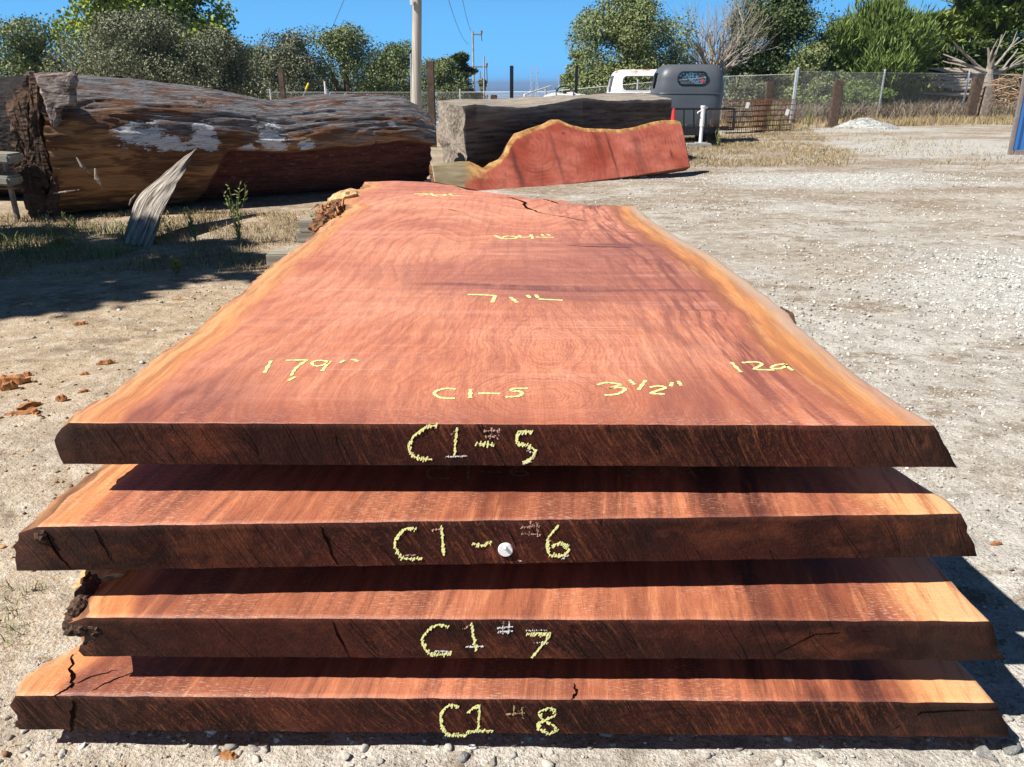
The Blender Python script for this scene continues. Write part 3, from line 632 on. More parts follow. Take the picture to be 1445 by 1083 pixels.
def pz(l, z): return [atz(x, y, z) for x, y in l]
L5 = pz([(97, 597), (112, 583), (138, 566), (170, 545), (205, 517), (240, 490), (268, 474), (292, 455), (305, 440), (335, 418), (352, 402), (372, 384), (400, 362), (420, 350), (441, 333), (452, 322), (468, 308), (484, 301), (497, 293), (487, 289), (479, 286), (485, 272), (508, 267), (524, 264), (514, 257)], Z5)
B5 = pz([(514, 257), (560, 255.5), (600, 257), (640, 262), (658, 268), (700, 273), (733, 277), (748, 280), (776, 281), (800, 284), (806, 287), (832, 290), (858, 290), (872, 291), (898, 291)], Z5)
R5 = pz([(1318, 601), (1286, 581), (1230, 546), (1186, 512), (1150, 482), (1121, 455), (1114, 443), (1095, 430), (1062, 404), (1035, 384), (1010, 364), (985, 350), (958, 337), (935, 322), (912, 307), (898, 291)], Z5)
F5 = pz([(97, 597), (1318, 601)], Z5)
k5 = [atz(x, y, Z5) for x, y in ((702, 545), (728, 470), (735, 425), (620, 380), (860, 350))]
KN = [(k5[0].x, k5[0].y, .9, 0), (k5[1].x, k5[1].y, .55, .03), (k5[2].x, k5[2].y, .5, .10), (k5[3].x-.1, k5[3].y+.2, .35, .42), (k5[4].x+.1, k5[4].y+.3, .5, .38)]
def stain5(X, Y):
    d = Y-Y.min(); n = vnoise(X*9, Y*.8, 2.2); n2 = vnoise(X*3, Y*1.2, 5.1)
    n3 = vnoise(X*4.2-d*.8, Y*.5, 9.2); s = np.exp(-d/.30)*np.clip(n3*4.2-.25, 0, 1)*1.1+np.exp(-d/.12)*np.clip(n*2.6+.45, 0, 1)*.7
    s += np.exp(-d/.6)*np.clip(n2*2.2, 0, 1)*.55
    A = atz(850, 395, Z5); dx = (X-A.x)/.72; dy = (Y-A.y)/.42; r = np.sqrt(dx*dx+dy*dy)+vnoise(X*3, Y*2.2, 8)*.7
    s += np.clip(1.2-r, 0, 1)*.22
    for (py, x0, x1, w) in ((411, 640, 1080, .012), (405, 560, 900, .02), (348, 800, 1000, .02), (440, 900, 1060, .014), (330, 830, 960, .016)):
        a = atz(x0, py-4, Z5); b2 = atz(x1, py+2, Z5); m = (X > a.x)*(X < b2.x); yc = a.y+(b2.y-a.y)*(X-a.x)/(b2.x-a.x)
        s += m*np.exp(-((Y-yc+.012*np.sin(X*9))/w)**2)*1.1*np.clip((X-a.x)/.2, 0, 1)*np.clip((b2.x-X)/.2, 0, 1)
    B = atz(905, 350, Z5); s += np.clip(1-np.hypot((X-B.x)/.3, (Y-B.y)/.22), 0, 1)*.5
    C_ = atz(1110, 540, Z5); s += np.exp(-((X-C_.x-(Y-C_.y)*-.55)/.035)**2)*np.clip(1-(Y-Y.min())/1.1, 0, 1)*.6
    D_ = atz(860, 288, Z5); s += np.clip(1-np.hypot((X-D_.x)/.4, (Y-D_.y)/.16), 0, 1)*.8
    return np.clip(s, 0, 1)
def xy_of(pts): return np.array([atz(x, y, Z5)[:2] for x, y in pts])
def band5(X, Y):
    lo = xy_of(((250, 404), (430, 404), (520, 409), (600, 418), (720, 422), (860, 429), (930, 437), (1100, 441))); hi = xy_of(((250, 380), (560, 366), (640, 352), (700, 334), (800, 328), (1020, 326)))
    yl = np.interp(X, lo[:, 0], lo[:, 1]); yh = np.interp(X, hi[:, 0], hi[:, 1])+vnoise(X*4, Y*2, 3.3)*.12
    a = np.clip((Y-yl)/.03, 0, 1)*np.clip((yh-Y)/.22, 0, 1); x0 = atz(420, 400, Z5).x; x1 = atz(720, 400, Z5).x
    return a*np.clip((X-x0+vnoise(X*2, Y*3, 6.)*.25)/(x1-x0), 0, 1)
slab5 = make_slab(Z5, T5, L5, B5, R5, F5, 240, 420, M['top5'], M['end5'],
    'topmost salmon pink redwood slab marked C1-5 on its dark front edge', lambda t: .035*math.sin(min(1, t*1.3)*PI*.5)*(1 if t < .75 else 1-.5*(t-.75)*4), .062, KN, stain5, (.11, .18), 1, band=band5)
def stain_low(seed, redx=None):
    def f(X, Y):
        d = Y-Y.min(); n = vnoise(X*7-Y*3, Y*1.1, seed); s = np.clip(n*2.6+.35, 0, 1)*1.0+np.clip(vnoise(X*18-Y*4, Y*1.4, seed+2.)*2, 0, 1)*.5
        s += np.exp(-((X-.62-.5*d)/.10)**2)*.6
        return np.clip(s, 0, 1)
    return f
def off(pts, dx): return [(p[0]+dx, p[1]) for p in pts]
def xof(pts, y):
    for a, b_ in zip(pts[:-1], pts[1:]):
        lo, hi = sorted((a[1], b_[1]))
        if lo <= y <= hi: return a[0]+(b_[0]-a[0])*(y-a[1])/(b_[1]-a[1]+1e-9)
def lower(z, th, lpx, rpx, fl, fr, mats, label, dl, dr, seed, ragk=1.):
    Lf = pz(lpx, z); Rf = pz(rpx, z)
    tailL = [(p.x+dl, p.y) for p in L5 if Lf[-1].y+.25 < p.y < 5.0]; tailR = [(p.x+dr, p.y) for p in R5 if Rf[-1].y+.25 < p.y < 4.3]
    Lq = [p[:2] for p in Lf]+[p for p in tailL]; Rq = [p[:2] for p in Rf]+tailR
    Bq = [Lq[-1], ((Lq[-1][0]+Rq[-1][0])/2, (Lq[-1][1]+Rq[-1][1])/2+.05), Rq[-1]]
    kn = [(.1, 1.9, .7, 0), (-.3, 3., .6, .1), (.55, 1.4, .8, .15)]
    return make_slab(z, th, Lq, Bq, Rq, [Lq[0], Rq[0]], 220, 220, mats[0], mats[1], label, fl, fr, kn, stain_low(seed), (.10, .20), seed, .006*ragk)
slab6 = lower(Z6, T6, [(52, 744), (72, 727), (100, 703), (128, 680), (152, 660), (170, 645)], [(1356, 725), (1335, 706), (1300, 686), (1266, 664), (1235, 645)],
    lambda t: .035+.03*t, .055, (M['top6'], M['end6']), 'second redwood slab from the top marked C1-6 with a round white tag on its edge', .02, -.03, 2)
slab7 = lower(Z7, T7, [(120, 872), (132, 862), (128, 850), (140, 838), (135, 826), (150, 815), (160, 800)], [(1396, 877), (1372, 850), (1345, 822), (1322, 795), (1300, 775)],
    lambda t: .02*math.sin(t*9)+.015, .05, (M['top7'], M['end7']), 'third redwood slab from the top marked C1 7 with shaggy bark at its left corner', .06, -.03, 3, 1.6)
slab8 = lower(Z8, T8, [(22, 982), (25, 968), (50, 945), (80, 925), (95, 917), (125, 900)], [(1403, 992), (1385, 970), (1362, 944), (1340, 925), (1315, 905)],
    lambda t: .004-.02*t*0, .055, (M['top8'], M['end8']), 'bottom redwood slab marked C1 8 with a split left corner', .05, -.03, 4)

# ---- chalk writing
def stroke_mesh(b, pts, w, up, hatch=False, samples=6):
    P = []
    for i in range(len(pts)-1):
        p0 = pts[max(i-1, 0)]; p1 = pts[i]; p2 = pts[i+1]; p3 = pts[min(i+2, len(pts)-1)]
        for k in range(samples):
            t = k/samples
            P.append(.5*((2*p1)+(p2-p0)*t+(2*p0-5*p1+4*p2-p3)*t*t+(3*p1-p0-3*p2+p3)*t**3))
    P.append(pts[-1]); vs = []; fs = []
    for i, p in enumerate(P):
        t = (P[min(i+1, len(P)-1)]-P[max(i-1, 0)])
        if t.length < 1e-9: t = Vector((1, 0, 0))
        s = t.normalized().cross(up).normalized()
        ww = w*(.75+.35*math.sin(i*.5+len(vs))+.25*random.random())
        vs += [p+s*ww/2+up*.0012, p-s*ww/2+up*.0012]
    fs = [(2*i, 2*i+1, 2*i+3, 2*i+2) for i in range(len(P)-1)]
    b.add(vs, fs)
def write(parent, strokes, mapf, w, up, mat, hatch=False):
    b = MB(); inv = Vector(parent.location)
    for s in strokes:
        pts = [mapf(*q)-inv for q in s]
        if not hatch: stroke_mesh(b, pts, w, up)
        else:   # crayon dragged over rough end grain: a broken stroke plus many short slanted flecks
            stroke_mesh(b, pts, w*.38, up)
            for a, c in zip(pts[:-1], pts[1:]):
                L = (c-a).length; n = max(2, int(L/.0027))
                for k in range(n):
                    p = a.lerp(c, (k+random.random()*.6)/n); d = Vector((.42+random.uniform(-.28, .28), 0, 1)).normalized()
                    if random.random() < .16: continue
                    ln = w*random.uniform(.45, 1.3)
                    if abs((c-a).normalized().dot(d)) > .8: ln *= .8
                    q = p+Vector((random.uniform(-1, 1)*w*.22, 0, random.uniform(-1, 1)*w*.22))
                    s_ = d.cross(up).normalized()*.00105*random.uniform(.6, 1.6); q = q+up*.002
                    b.add([q-d*ln/2-s_, q-d*ln/2+s_, q+d*ln/2+s_, q+d*ln/2-s_], [(0, 1, 2, 3)])
    return b.build('chalk_writing', mat, parent)
UZ = Vector((0, 0, 1)); UF = Vector((0, -1, 0))
t5 = lambda x, y: atz(x, y, Z5)
write(slab5, [[(382.6, 510), (373.6, 526.7)], [(403.5, 509.4), (434, 508.6)], [(434, 508.6), (418, 520), (411, 531)], [(417, 532.5), (412, 535), (407, 538)],
    [(441, 516), (441, 512), (450, 509.5), (463, 511.5), (452, 517), (441, 516.5)], [(466, 510.5), (460, 517), (454.6, 524.5)], [(486, 509), (480, 513)], [(495, 508.5), (500, 508.5), (505, 511)]], t5, .0085, UZ, M['chalk_top'])
write(slab5, [[(643, 550.3), (630, 549), (617, 552), (613, 556.5), (620, 561.5), (630, 563), (642, 563)], [(664, 550), (663.4, 562.5)], [(675, 556), (690, 556), (706, 556.5)],
    [(745, 549), (723.6, 549.5), (722, 553)], [(722, 553), (732, 553), (737, 556), (731, 560), (713, 561)]], t5, .0085, UZ, M['chalk_top'])
write(slab5, [[(843, 544), (856, 540.8), (875, 543.4), (864, 547.5), (858.7, 548.8)], [(858.7, 548.8), (876, 547.8), (882, 550.5), (871, 557), (853, 558.5)], [(888, 537), (895.5, 543.5)], [(911, 537.5), (901, 551)],
    [(917, 547.5), (930, 545.5), (939, 548.2), (928, 552), (919, 556), (938, 557)], [(948.5, 540.5), (946.5, 546)], [(957, 538.6), (961, 545)]], t5, .0085, UZ, M['chalk_top'])
write(slab5, [[(1032, 512), (1045.6, 526)], [(1047, 512.8), (1066, 511.6), (1075, 514.5), (1071, 518), (1065, 522), (1093, 523)], [(1108, 514.5), (1095, 516), (1088.5, 520), (1101, 521), (1111, 516)], [(1108, 514.5), (1112, 519), (1118.5, 523.6)]], t5, .0085, UZ, M['chalk_top'])
write(slab5, [[(660, 416.5), (680, 416.8), (699, 417.8)], [(699, 417.8), (697, 422), (694.5, 427.5)], [(720, 420), (729.7, 427.6)], [(744, 417), (748, 421)], [(756, 416.6), (759, 421)], [(759.6, 422.7), (794, 424.5)]], t5, .012, UZ, M['chalk_top'])
write(slab5, [[(698, 332.7), (709, 337.3), (725, 337.3), (729, 334.8), (715, 333.7), (709, 336)], [(732.6, 332.5), (736, 335.5), (751, 334.7)], [(749, 331.8), (751.5, 337.5)], [(756, 335.2), (781, 335.6)], [(764, 331.5), (767, 333.2)], [(772, 331.3), (776, 333)]], t5, .014, UZ, M['chalk_top'])
write(slab5, [[(585, 274), (597, 273.6), (603, 275), (592, 276.4)], [(608, 273.4), (613, 276.8), (626, 277), (627, 275), (614, 275)], [(634, 274), (637, 275.4)], [(636, 276.6), (652, 277)]], t5, .02, UZ, M['chalk_top'])
t6 = lambda x, y: atz(x, y, Z6)
write(slab6, [[(633, 661), (611, 662), (603, 668), (609, 676), (635, 675.5)], [(661.5, 658), (660, 676)], [(676, 666.5), (708, 667)], [(732, 659), (721, 666), (728, 672), (744, 671), (740, 666), (724, 667)],
    [(880, 661), (893, 660), (886, 665), (897, 669), (882, 673)], [(906, 660), (900, 673)], [(925, 662), (938, 661), (932, 666), (942, 670), (928, 675)], [(950, 661), (960, 668), (978, 668)], [(972, 660), (983, 677)]], t6, .007, UZ, M['chalk_faint'])
def fmap(ya, xa, yb, xb, ox, oy, sc):   # front face plane of a slab between two corners
    def f(u, v):
        px = ox+u/sc; py = oy+v/sc; r = ray(px, py); m = (yb-ya)/(xb-xa); c = ya-m*xa
        t = c/(r.y-m*r.x); return Vector((r.x*t, r.y*t, H+r.z*t))
    return f
def front(slabF, ox, oy, sc): a, b_ = slabF; return fmap(a[1], a[0], b_[1], b_[0], ox, oy, sc)
f5 = front((F5[0], F5[1]), 560, 560, 4.513)
a6, b6 = atz(52, 744, Z6), atz(1356, 725, Z6); a7, b7 = atz(120, 872, Z7), atz(1396, 877, Z7); a8, b8 = atz(22, 982, Z8), atz(1403, 992, Z8)
f6 = front((a6, b6), 560, 560, 4.513); f7 = front((a7, b7), 560, 860, 4.8167); f8 = front((a8, b8), 560, 860, 4.8167)
W = .0098
write(slab5, [[(250, 182), (180, 195), (110, 250), (75, 310), (90, 360), (140, 392), (225, 398)], [(385, 195), (372, 300), (368, 375)], [(510, 298), (560, 300), (618, 308)], [(865, 225), (775, 222), (765, 298), (830, 308), (880, 345), (865, 390), (800, 415)]], f5, W, UF, M['chalk'], True)
write(slab5, [[(310, 380), (450, 376)], [(800, 425), (860, 410)], [(830, 340), (875, 360)]], f5, .004, UF, M['chalk_white'], True)
write(slab5, [[(555, 217), (670, 212)], [(560, 252), (660, 247)], [(605, 195), (592, 270)], [(652, 200), (640, 272)], [(345, 242), (378, 205)]], f5, .005, UF, M['chalk_pink'], True)
write(slab6, [[(125, 842), (70, 835), (15, 870), (-15, 930), (10, 995), (45, 1028), (160, 1028)], [(285, 825), (292, 920), (300, 1012)], [(485, 932), (545, 945), (605, 925)], [(1030, 815), (970, 890), (955, 950), (975, 1005), (1040, 1015), (1090, 990), (1078, 945), (1040, 930), (985, 948)]], f6, W, UF, M['chalk'], True)
write(slab6, [[(1050, 1030), (1095, 1005)], [(770, 1040), (795, 1045)]], f6, .004, UF, M['chalk_white'], True)
write(slab6, [[(790, 830), (905, 822)], [(800, 870), (915, 876)], [(852, 795), (838, 885)], [(893, 800), (897, 888)], [(225, 850), (295, 838)], [(40, 1010), (120, 1005)]], f6, .006, UF, M['chalk_pink'], True)
write(slab7, [[(350, 118), (290, 102), (225, 130), (172, 200), (200, 280), (260, 308), (372, 298)], [(510, 100), (522, 190), (540, 280)], [(880, 168), (1040, 165), (975, 255), (915, 328)]], f7, W, UF, M['chalk'], True)
write(slab7, [[(470, 252), (590, 248)], [(880, 140), (1020, 140)], [(925, 220), (1030, 226)], [(680, 125), (790, 115)], [(690, 150), (790, 144)], [(725, 80), (718, 165)], [(765, 85), (755, 165)], [(260, 280), (370, 285)]], f7, .005, UF, M['chalk_white'], True)
write(slab7, [[(450, 132), (492, 104)]], f7, .005, UF, M['chalk_pink'], True)
write(slab8, [[(420, 658), (360, 648), (302, 700), (302, 780), (345, 848), (475, 856)], [(480, 700), (560, 652), (552, 820)], [(480, 826), (650, 822)],
    [(1030, 668), (965, 700), (990, 745), (1060, 785), (1090, 815), (1035, 845), (965, 810), (958, 772), (1010, 750), (1072, 720), (1072, 680), (1030, 668)]], f8, W*.95, UF, M['chalk'], True)
write(slab8, [[(740, 710), (870, 702)], [(797, 652), (792, 722)], [(850, 662), (860, 742)]], f8, .005, UF, M['chalk_faint'], True)
# round tag pinned to the second slab
c = f6(692, 970); b = MB(); rel = c-Vector(slab6.location)
b.tube([rel+Vector((0, .004, 0)), rel+Vector((0, -.004, 0)), rel+Vector((0, -.0062, 0))], [.0145, .0145, .0132], 32)
b.build('round_tag', M['whitepl'], slab6, True)
b = MB(); q = rel+Vector((.0, -.0062, .0065)); b.tube([q, q+Vector((0, -.004, 0)), q+Vector((0, -.0055, 0))], [.0036, .0034, .0018], 16)
b.build('pin_head', M['galv'], slab6, True)
# cracks
def crack(slab, pts, z, w=.004, face=None):
    b = MB(); P = [atz(x, y, z)-Vector(slab.location) for x, y in pts] if face is None else [face(x, y)-Vector(slab.location) for x, y in pts]
    up = UZ if face is None else UF; Q = []
    for a, c_ in zip(P[:-1], P[1:]):
        for k in range(5):
            j = Vector((random.uniform(-1, 1), random.uniform(-1, 1) if face is None else 0, 0 if face is None else random.uniform(-1, 1)))*w*.5
            Q.append(a.lerp(c_, k/5)+(j if k else Vector()))
    Q.append(P[-1]); n = len(Q); vs = []
    for i, p in enumerate(Q):
        t = (Q[min(i+1, n-1)]-Q[max(i-1, 0)]).normalized(); s = t.cross(up).normalized()*w*.5*math.sin(PI*(.08+.84*i/(n-1)))*(.6+.8*random.random())
        vs += [p+s+up*.0009, p-s+up*.0009]
    b.add(vs, [(2*i, 2*i+1, 2*i+3, 2*i+2) for i in range(n-1)]); return b.build('crack', M['crack'], slab)
crack(slab5, [(716, 278), (738, 285), (746, 295), (768, 302)], Z5, .018)
crack(slab5, [(768, 302), (800, 307), (830, 313)], Z5, .007)
crack(slab5, [(766, 281), (780, 285), (788, 288)], Z5, .016)
crack(slab5, [(800, 347), (850, 349), (900, 349)], Z5, .008)
crack(slab8, [(103, 924), (100, 948), (103, 965), (95, 972), (72, 985)], Z8, .008)
crack(slab8, [(108, 965), (130, 955), (165, 946)], Z8, .004)
crack(slab8, [(130, 975), (160, 960), (185, 950)], Z8, .004)
id1 = lambda m: (lambda x, y: m((x-560)*4.513, (y-560)*4.513)); f8p = lambda x, y: f8((x-560)*4.8167, (y-860)*4.8167); f7p = lambda x, y: f7((x-560)*4.8167, (y-860)*4.8167)
f6p = id1(f6)
crack(slab8, [(103, 988), (103, 1010), (99, 1034)], Z8, .007, f8p)
crack(slab8, [(810, 965), (813, 980), (806, 988)], Z8, .006)
crack(slab7, [(468, 876), (480, 902), (492, 927)], Z7, .004, f7p)
crack(slab6, [(452, 742), (463, 768), (476, 798)], Z6, .005, f6p)
crack(slab6, [(66, 752), (80, 780), (100, 803)], Z6, .004, f6p)
crack(slab6, [(132, 745), (145, 770), (160, 795)], Z6, .003, f6p)
crack(slab8, [(1260, 1030), (1300, 1005), (1420, 1000)], Z8, .003, f8p)
crack(slab7, [(1090, 925), (1150, 895), (1230, 890)], Z7, .0025, f7p)
# shaggy bark chunks on left corners (parts)
def bark_lumps(slab, centers, mat, name='bark'):
    b = MB(); bm = bmesh.new(); bmesh.ops.create_icosphere(bm, subdivisions=3, radius=1); fs = [[v.index for v in f.verts] for f in bm.faces]; base = [v.co.copy() for v in bm.verts]; bm.free()
    L = Vector(slab.location)
    for (p, s, sd) in centers:
        vs = []
        for v in base:
            k = 1+.55*fbm(v.x*2.2+sd, v.y*2.2, v.z*3.5, 4)+.25*nz(v.x*7+sd, v.y*7, v.z*9)
            vs.append(Vector((v.x*s[0], v.y*s[1], v.z*s[2]))*k+p-L)
        b.add(vs, fs)
    return b.build(name, mat, slab)
pl = atz(100, 872, Z7); ar = []
for i, (px, py, s) in enumerate(((100, 880, .022), (95, 900, .02), (105, 862, .022), (112, 850, .022), (118, 838, .024), (126, 826, .026), (108, 915, .018), (135, 815, .022))):
    q = atz(px+8, py, Z7-.03 if py > 870 else Z7-.015); q.y = max(q.y, a7.y+.02); ar.append((q, (s, s*1.3, s*.9), i*3.1))
bark_lumps(slab7, ar, M['bark_dark'])
ar = [(atz(140, 818, Z7)+Vector((0, .04, -.0)), (.05, .05, .012), 4.4), (atz(122, 826, Z7)+Vector((0, .02, -.01)), (.035, .03, .012), 8.4), (atz(170, 808, Z7)+Vector((0, .06, 0)), (.06, .05, .008), 9.4)]
bark_lumps(slab7, ar, M['pale'], 'split_wood')
ar = [(atz(50, 748, Z6)+Vector((0, .03, -.02)), (.018, .03, .018), 5.)]
bark_lumps(slab6, ar, M['bark_dark'])
ar = [(atz(104, 590, Z5)+Vector((.0, .03, -.03)), (.02, .03, .02), 7.7)]
bark_lumps(slab5, ar, M['bark'])
ar = []
for i in range(12):
    t = i/11; px = 482+(440-482)*t; py = 290+(338-290)*t
    ar.append((atz(px, py, Z5-.03)+Vector((-.01, 0, 0)), (.05*random.uniform(.7, 1.2), .09, .035), i*1.9))
bark_lumps(slab5, ar[:8], M['bark'])
bark_lumps(slab5, [(atz(489, 283, Z5-.03), (.10, .20, .055), 2.)], M['pale'], 'burl')
bark_lumps(slab5, [(atz(1113, 452, Z5-.05)+Vector((-.008, 0, 0)), (.016, .07, .03), 2.)], M['bark_dark'])
# shreds of bark at far left corner
b = MB()
for i in range(40):
    p0 = atz(random.uniform(455, 486), random.uniform(292, 318), Z5-.02)-Vector(slab5.location); d = Vector((random.uniform(-1, .3), random.uniform(-1, 1), random.uniform(-.5, .6))).normalized()*random.uniform(.03, .09)
    b.tube([p0, p0+d*.5+Vector((0, 0, .02)), p0+d], [.007, .006, .002], 4)
b.build('bark_shreds', M['chip'], slab5)

# ---- spacers (stickers) and base timbers
def timber(name, c, sz, rz, mat, label, cat, group=None):
    root = MB(); root.box((0, 0, 0), sz, None, 0, min(sz[1], sz[2])*.08)
    o = root.build(name, mat); o.location = c; o.rotation_euler = (0, 0, rz)
    return tag(o, label, cat, group)
for lv, (zt, zb) in enumerate((((Z5-T5), Z6), ((Z6-T6), Z7), ((Z7-T7), Z8))):
    h = zt-zb-.003
    for k, yy in enumerate((1.95, 2.9, 3.75)):
        xl = [-.86, -.80, -.78][k]+.15+.05*lv; w = 1.45
        timber('wood_spacer', (xl+w/2-.05, yy, zb+h/2+.0015), (w, .09, h), .01*k, M['lumber'],
               'grey wood spacer %s the %s and %s slabs' % (['nearest the camera between', 'halfway along between', 'at the far part between'][k], ['first', 'second', 'third'][lv], ['second', 'third', 'fourth'][lv]), 'spacer', 'spacers between the slabs')
zt = Z8-T8
for k, yy in enumerate((1.75, 2.75, 3.9)):
    timber('base_timber', (0, yy, zt/2-.012), (1.7, .12, zt+.02), .0, M['lumber'], 'base timber under the bottom slab, %s' % ['nearest the camera', 'the middle one', 'the farthest one'][k], 'timber', 'timbers under the stack')
# grey timber ends poking out at the far left of the stack
for i, (px, py, zc, w, lb) in enumerate(((452, 308, .50, .26, 'uppermost grey board end poking out by the far left corner of the top slab'), (447, 323, .38, .24, 'grey board end just below the uppermost one at the far left corner'), (410, 354, .40, .22, 'lone grey board end poking out nearer the camera at the left side of the stack'))):
    p = atz(px, py, zc); o = timber('board_end', (p.x+.33, p.y, zc-.04), (.9, .13, .075), .05, M['lumber'], lb, 'board', 'boards poking out at the left of the stack')
# support posts below those boards
for i, (px, py, zc, lb) in enumerate(((458, 330, .34, 'short timber block under the two grey boards at the far left corner'), (425, 362, .36, 'short timber block under the lone grey board at the left side'))):
    p = atz(px, py, zc); timber('timber_block', (p.x+.2, p.y+.02, (zc-.06)/2), (.2, .2, zc-.06), .1, M['lumber'], lb, 'block')

# ================================================================ long log
A = atz(88, 312, 0); Bp = atz(622, 268, 0); ax = (Bp-A); LL = ax.length; ax.normalize(); bk = Vector((-ax.y, ax.x, 0))
rz = math.atan2(ax.y, ax.x)
log = empty('fallen_log', (A.x, A.y, 0), rz, 'long weathered log with grey and brown flanks and pale patches', 'log')
nS, nT = 400, 250; V = []; att = {k: [] for k in ('up', 'cut', 'along', 'pale_patch')}
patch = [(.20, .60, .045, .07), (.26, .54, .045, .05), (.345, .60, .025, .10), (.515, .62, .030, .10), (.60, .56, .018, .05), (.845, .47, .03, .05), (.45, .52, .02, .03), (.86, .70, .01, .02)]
for i in range(nS+1):
    s = i/nS; x = s*LL; 
    ry = .62*(1-s)+.55*s; rzv = .672*(1-s)**1+.545*s; rzv += .02*math.sin(s*PI*2.3+1)-.035*math.exp(-((s-.56)/.08)**2)
    if s > .93: rzv *= 1-.10*((s-.93)/.07)
    for j in range(nT):
        th = 2*PI*j/nT; cy = math.cos(th); sz_ = math.sin(th)
        # superellipse-ish outline
        e = .86; yy = -math.copysign(abs(cy)**e, cy); zz = math.copysign(abs(sz_)**e, sz_)
        nr = 1+.055*fbm(x*.6, math.cos(th)*1.6, math.sin(th)*1.6, 4)+.05*fbm(x*1.6, math.cos(th)*7, math.sin(th)*7, 4)+.02*nz(x*2.5, math.cos(th)*24, math.sin(th)*24)-.032*max(0, 1-abs(nz(x*.55, math.cos(th)*6, math.sin(th)*6+4)+.04*nz(x*5, th*3))*16)-.014*max(0, 1-abs(nz(x*.9+7, math.cos(th)*11, math.sin(th)*11))*9)+.03*max(0, nz(x*.8, math.cos(th)*3.5, math.sin(th)*3.5+9)-.12)
        y = .60+yy*ry*nr; z = rzv+zz*rzv*nr; u = (zz+1)/2
        cutv = 0
        # split hollow on the front below the lip
        if cy > -.1:
            lip = .50+.02*nz(s*14, 3)+(.03 if s > .8 else 0); inS = sstep(.385, .41, s+.16*max(0, lip-z/(2*rzv)))
            dd = inS*sstep(lip+.015, lip-.02, z/(2*rzv))
            if dd > 0 and z/(2*rzv) > -.1:
                y += dd*(.20+.03*fbm(x*2, z*3, 5)); cutv = dd
        if x > -1:
            jag = .12*fbm(math.cos(th)*3, math.sin(th)*3, 11)
            if i == 0: x_ = x+jag+.08*(1 if u > .8 else 0)
            elif i == nS: x_ = x+.10*fbm(math.cos(th)*3, math.sin(th)*3, 21)-.1*(u-.5)
            else: x_ = x+jag*max(0, 1-s*12)
        # stepped cut at the upper left end
        V.append((x_, y, max(z, -.02))); att['up'].append(u); att['cut'].append(cutv); att['along'].append(s)
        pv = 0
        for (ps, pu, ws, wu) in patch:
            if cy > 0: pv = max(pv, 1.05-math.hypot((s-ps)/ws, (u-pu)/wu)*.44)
        att['pale_patch'].append(max(0, pv))
Fq = []
for i in range(nS):
    for j in range(nT):
        a = i*nT+j; b_ = i*nT+(j+1) % nT; Fq.append((a, b_, b_+nT, a+nT))
# ends: inward cones of rings for rotten hollow ends
def endrings(i0, dx, flip):
    global V
    ring0 = list(range(i0, i0+nT)); c = Vector((0, .6, .62)); prev = ring0
    for k in range(1, 9):
        t = k/9; nw = []
        for j in range(nT):
            p = Vector(V[ring0[j]]); q = Vector((p.x, c.y, c.z)); r = p.lerp(q, t)
            th = 2*PI*j/nT
            r.x += dx*(.20*min(1, t*2)+.16*fbm(r.y*4, r.z*4, dx*5, 4)*min(1, t*3)); nw.append(len(V)); V.append(tuple(r))
            for kk in att: att[kk].append({'up': .25, 'cut': .35, 'along': 0, 'pale_patch': 0}[kk])
        for j in range(nT):
            q_ = (prev[j], nw[j], nw[(j+1) % nT], prev[(j+1) % nT]); Fq.append(q_ if flip else q_[::-1])
        prev = nw
    ci = len(V); V.append((V[prev[0]][0], c.y, c.z))
    for kk in att: att[kk].append(0)
    for j in range(0, nT, 2): Fq.append((prev[j], prev[(j+1) % nT], prev[(j+2) % nT], ci))
endrings(0, 1, False); endrings(nS*nT, -.4, True)
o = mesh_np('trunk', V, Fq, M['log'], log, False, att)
o.location = (0, 0, 0)
def tolog(p): return Matrix.Rotation(-rz, 3, 'Z') @ (p-Vector((A.x, A.y, 0)))
# bark plates at the left end of the log
def plate(px_outline, y0, thick, name, mat, parent, tr, seed=0, n=4, rough=.03):
    """irregular plate given by a ring of outline points; subdivided, displaced front and back"""
    P = [aty(x, y, y0) for x, y in px_outline]; c = sum(P, Vector())/len(P)
    Q = []
    for a, b_ in zip(P, P[1:]+P[:1]):
        for k in range(6): Q.append(a.lerp(b_, k/6)+Vector((random.uniform(-1, 1), 0, random.uniform(-1, 1)))*rough*.5)
    m = len(Q); vs = []; fs = []
    rings = []
    for side in (-1, 1):
        for k in range(n+1):
            t = 1-k/(n+.6)
            r = []
            for q in Q:
                p = c+(q-c)*t; d = side*(thick/2)*(1 if k else .55)+rough*fbm(p.x*5+seed, p.z*5, side*3+k*.2, 4)*(1 if side < 0 else .6)
                r.append(len(vs)); vs.append(tr(p+Vector((0, d, 0))))
            rings.append(r)
    def bridge(a, b_):
        for j in range(m): fs.append((a[j], a[(j+1) % m], b_[(j+1) % m], b_[j]))
    for k in range(n): bridge(rings[k], rings[k+1])
    for k in range(n): bridge(rings[n+1+k+1], rings[n+1+k])
    bridge(rings[n+1], rings[0]); fs.append(tuple(rings[n])); fs.append(tuple(rings[-1][::-1]))
    b = MB(); b.add(vs, fs); return b.build(name, mat, parent)
yl = A.y+.12
plate([(20, 135), (44, 128), (50, 150), (62, 175), (58, 205), (66, 225), (74, 250), (72, 275), (84, 305), (76, 312), (54, 318), (48, 290), (34, 262), (30, 235), (24, 215), (34, 190), (22, 165)], yl+.05, .25, 'bark_slab', M['bark_dark'], log, tolog, 1, 5, .10)
plate([(45, 103), (57, 102), (60, 130), (66, 190), (72, 225), (80, 250), (66, 268), (58, 230), (50, 180), (46, 140)], yl-.02, .16, 'bark_slab', M['bark_dark'], log, tolog, 3, 4, .05)
